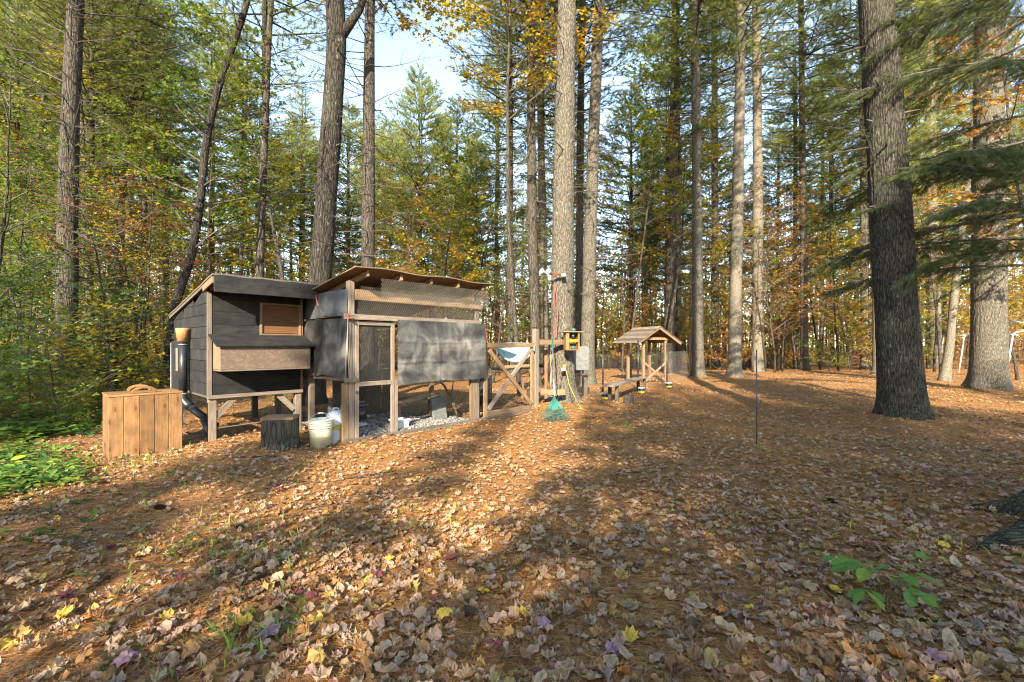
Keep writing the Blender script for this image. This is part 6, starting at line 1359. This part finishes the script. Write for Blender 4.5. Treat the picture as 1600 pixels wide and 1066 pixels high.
d2 = np.exp(rg.uniform(math.log(1.5), math.log(7), 110000)); x2 = rg.uniform(-1.3, 1.3, 110000)*d2
area = 2.6*(26**2-1.5**2)/2; keep1 = rg.random(N0) < dens(x, d)/(N0/area)*(d >= 7)
den2 = 110000/(2.6*d2*d2*math.log(7/1.5)); keep2 = rg.random(110000) < dens(x2, d2)/den2
x = np.concatenate([x[keep1], x2[keep2]]); d = np.concatenate([d[keep1], d2[keep2]])
def inside_built(x, y):
    rx, ry = x-OR.x, y-OR.y; lx = rx*UX.x+ry*UX.y; ly = rx*UY.x+ry*UY.y
    m = (lx > -0.05) & (lx < 2.55) & (ly > -0.03) & (ly < 2.95)
    for h in HERO: m |= ((x-h['base'].x)**2+(y-h['base'].y)**2) < (h['r0']*1.3)**2
    rx, ry = x-bxp.x, y-bxp.y; lx = rx*UX.x+ry*UX.y; ly = rx*UY.x+ry*UY.y; m |= (lx > -.03) & (lx < .78) & (ly > -.03) & (ly < .65)
    return m
kp = ~inside_built(x, d); x = x[kp]; d = d[kp]; N = len(x)
shp = rg.integers(len(SHAPES), size=N); colr = rg.choice(len(PAL), size=N, p=pr); size = rg.uniform(0.028, 0.072, N)*(1+0.28*np.exp(-((d-1.9)/1.5)**2))*(1+0.25*(rg.random(N) < .15))
# the bright leaves the photograph shows, where it shows them
for px, py, ci, s_ in ((97, 965, 6, .10), (385, 990, 6, .12), (695, 975, 6, .10), (820, 972, 6, .085), (1478, 862, 6, .09), (985, 1022, 6, .10), (1440, 995, 5, .11), (1038, 879, 6, .08), (612, 883, 6, .08), (1358, 862, 7, .09), (200, 1040, 8, .13), (420, 1007, 8, .12), (845, 990, 8, .10), (1455, 1045, 8, .11), (265, 975, 6, .09), (100, 935, 7, .11), (488, 945, 7, .08), (462, 942, 7, .07), (770, 1028, 7, .09), (960, 1040, 8, .09), (1393, 797, 9, .13), (1150, 1040, 3, .11), (1405, 1052, 9, .10), (590, 912, 7, .09), (1172, 970, 6, .06), (820, 905, 9, .07), (700, 888, 7, .09), (1130, 975, 9, .08), (345, 1005, 5, .10), (160, 985, 5, .1), (500, 1055, 5, .11), (1250, 1030, 3, .1)):
    p = G(px, py); x = np.append(x, p.x); d = np.append(d, p.y); shp = np.append(shp, [0, 2, 4][px % 3]); colr = np.append(colr, ci); size = np.append(size, s_)
N = len(x); NB = 32; yaw = rg.uniform(0, 6.28, N); tx = rg.normal(size=N)*0.21; ty = rg.normal(size=N)*0.21; tx[-NB:] *= .4; ty[-NB:] *= .4
lift = rg.uniform(0.0, 0.022, N)+0.35*size*np.hypot(tx, ty); lift[-NB:] = 0.035
seen = np.where((np.abs(x/d) < 1.11) & (d > 1.93), size/d, 0); seen[-NB:] = 9
order = np.argsort(-seen); big = order[:300]; rest = order[300:]
meshes = {}
for i in big:
    key = (int(shp[i]), int(colr[i])); me = meshes.get(key)
    if me is None:
        a = Acc(); a.add(GEO[key[0]][0], GEO[key[0]][1], None, 0, 0.5, PAL[key[1]][1]); me = a.mesh('fallen_leaf', [M['litter']]); meshes[key] = me
    o = obj('fallen_leaf', me); o.location = (x[i], d[i], g1(x[i], d[i])+lift[i]+0.004); o.rotation_euler = (tx[i], ty[i], yaw[i]); s = size[i]*1.25; o.scale = (s, s, s)
    px = CX+x[i]/d[i]*FP; py = HY+CH*FP/d[i]; where = ['far left', 'at left', 'left of centre', 'just left of the middle', 'just right of the middle', 'right of centre', 'at right', 'far right'][int(min(7, max(0, px//200)))]+' '+('along the bottom edge' if py > 1000 else 'in the near foreground' if py > 920 else 'in the upper foreground')
    tag(o, f"{PAL[key[1]][0]} {SHAPES[key[0]][0]} fallen leaf lying {where}", 'leaf', 'large fallen leaves in the foreground')
a = Acc()
for k, (tv, tt) in enumerate(GEO):
    m = rest[shp[rest] == k]; n = len(m); cyw, syw = np.cos(yaw[m]), np.sin(yaw[m]); X = np.column_stack([cyw, syw, ty[m]]); Nn = np.column_stack([tx[m]*syw-ty[m]*cyw, -tx[m]*cyw-ty[m]*syw, np.ones(n)])
    col = np.array([p[1] for p in PAL])[colr[m]]*rg.uniform(0.75, 1.15, (n, 1))*(1+rg.normal(size=(n, 3))*0.03)
    place(a, tv, tt, X, Nn, np.column_stack([x[m], d[m], gz(x[m], d[m])+lift[m]]), size[m]*1.25, 0, c=np.clip(col, 0, 1))
o = obj('leaf_litter', a.mesh('leaf_litter', [M['litter']])); tag(o, 'scattered dry leaves covering the needle floor', None, None, 'stuff')
print('leaves', N)

# ------------------------------------------------------------------ pine needles, cones, twigs
def needles(n, d0, d1, w, seed, L0=0.07):
    rg = np.random.default_rng(seed); d = np.exp(rg.uniform(math.log(d0), math.log(d1), n)); x = rg.uniform(-1.25, 1.25, n)*d
    k = ~inside_built(x, d); x, d = x[k], d[k]; n = len(x); ang = rg.normal(size=n)*0.7+2.2*np.sin(x*2.1+1.7*np.sin(d*1.9)); ang += (rg.random(n) < .35)*rg.uniform(0, 6.28, n)
    X = np.column_stack([np.cos(ang), np.sin(ang), rg.normal(size=n)*0.12]); cols_ = np.array([(.42, .195, .07), (.52, .27, .10), (.32, .14, .05), (.58, .34, .15), (.18, .09, .04)])[rg.choice(5, size=n, p=[.3, .25, .2, .15, .1])]
    tv = np.array([[0, -.5, 0], [0, .5, 0], [.5, .5, .06], [.5, -.5, .06], [1, 0, 0]]); tt = np.array([[0, 1, 2], [0, 2, 3], [3, 2, 4]])
    a = Acc(); place(a, tv, tt, X, np.tile([0, 0, 1.0], (n, 1))+rg.normal(size=(n, 3))*.2, np.column_stack([x, d, gz(x, d)+rg.uniform(0.004, 0.024, n)]), L0*rg.uniform(.6, 1.4, n), 0, c=cols_, wide=w*(0.8+0.25*d)); return a
o = obj('pine_needles', needles(120000, 1.6, 9.0, 0.0013, 8).mesh('pine_needles', [M['litter']])); tag(o, 'fallen orange pine needles', None, None, 'stuff')

def cone_mesh():
    a = Acc(); tube(a, [(-0.045, 0, 0), (0.045, 0, 0)], [0.006, 0.006], 8, 0, c=(.10, .055, .03)); n = 70; tv = np.array([[0, -.3, 0], [0, .3, 0], [1, .42, .05], [1, -.42, .05], [1.1, 0, .12]]); tt = np.array([[0, 1, 2], [0, 2, 3], [3, 2, 4]])
    i = np.arange(n); t = i/n; ph = i*2.4; X = np.column_stack([0.55+0*t, np.cos(ph), np.sin(ph)]); Nn = np.column_stack([-np.ones(n), np.cos(ph)*.4, np.sin(ph)*.4]); s = 0.020*np.sin(math.pi*(0.15+0.8*t))+0.004
    place(a, tv, tt, X, Nn, np.column_stack([-0.045+0.09*t, 0*t, 0*t]), s, 0, c=np.tile([.15, .09, .055], (n, 1))); return a.mesh('pine_cone', [M['litter']])
cme = cone_mesh()
for i, (px, py) in enumerate(((375, 830), (400, 848), (410, 912), (675, 852), (765, 825), (535, 915), (712, 915), (782, 915), (735, 965), (1125, 975), (250, 795), (900, 760), (985, 722), (960, 700), (520, 720), (655, 720), (1300, 790), (1080, 990), (1240, 905), (160, 905))):
    p = G(px, py); o = obj('pine_cone', cme); o.location = (p.x, p.y, p.z+0.024); o.rotation_euler = (0, 0.1, i*1.9); s = 1.1 if i % 3 else 0.8; o.scale = (s, s, s)
    cl_ = f"brown pine cone on the needles {['left of centre', 'in the middle', 'right of centre'][0 if px < 530 else 1 if px < 1000 else 2]}, {'close to the viewer' if py > 880 else 'farther away' if py > 780 else 'beyond the litter'}"; cones[cl_] = cones.get(cl_, 0)+1; cl_ += '' if cones[cl_] == 1 else f', the {NTH[cones[cl_]-1]} one'
    tag(o, cl_, 'pine cone', 'pine cones on the forest floor')
rg = np.random.default_rng(31)
for i in range(22):
    px = rg.uniform(60, 1550); py = rg.uniform(690, 1040); p = G(px, py)
    if inside_built(np.array([p.x]), np.array([p.y]))[0]: continue
    pts = curve_pts((0, 0, 0.012), (math.cos(i*1.7), math.sin(i*1.7), 0.03), rg.uniform(0.15, 0.5), 5, -.004, 0.10); o = tube_obj(None, 'twig', pts, np.linspace(rg.uniform(.003, .008), .0018, 6), M['twig'], 6); o.location = p
    tag(o, f"dark dead twig lying in the litter, {NTH[i % 12]} {'upper' if py < 850 else 'lower'} {'left' if px < 800 else 'right'} one", 'twig', 'dead twigs on the forest floor')
for px, py, l, s, az in ((395, 722, 'short broken branch on the ground before the coop leg', .5, .35), (378, 905, 'dark curved branch in the left foreground litter', .35, .4), (590, 748, 'dark stick pointing at the bucket from the clearing', .45, .7)):
    p = G(px, py); a = tube_obj(None, 'fallen_branch', curve_pts((-s/2, 0, .015), (math.cos(az), math.sin(az), 0.0), s, 6, 0, .06), np.linspace(.017, .006, 7), M['bark_dark'], 8); a.location = p; tag(a, l, 'branch')
# remove stock that was never placed
for st in S_PINE+S_MAPLE+S_HEM+S_BARE+S_BUSH+S_PLANT+S_SEED:
    if st.name not in USED:
        for ch in list(st.children): bpy.data.objects.remove(ch)
        bpy.data.objects.remove(st)
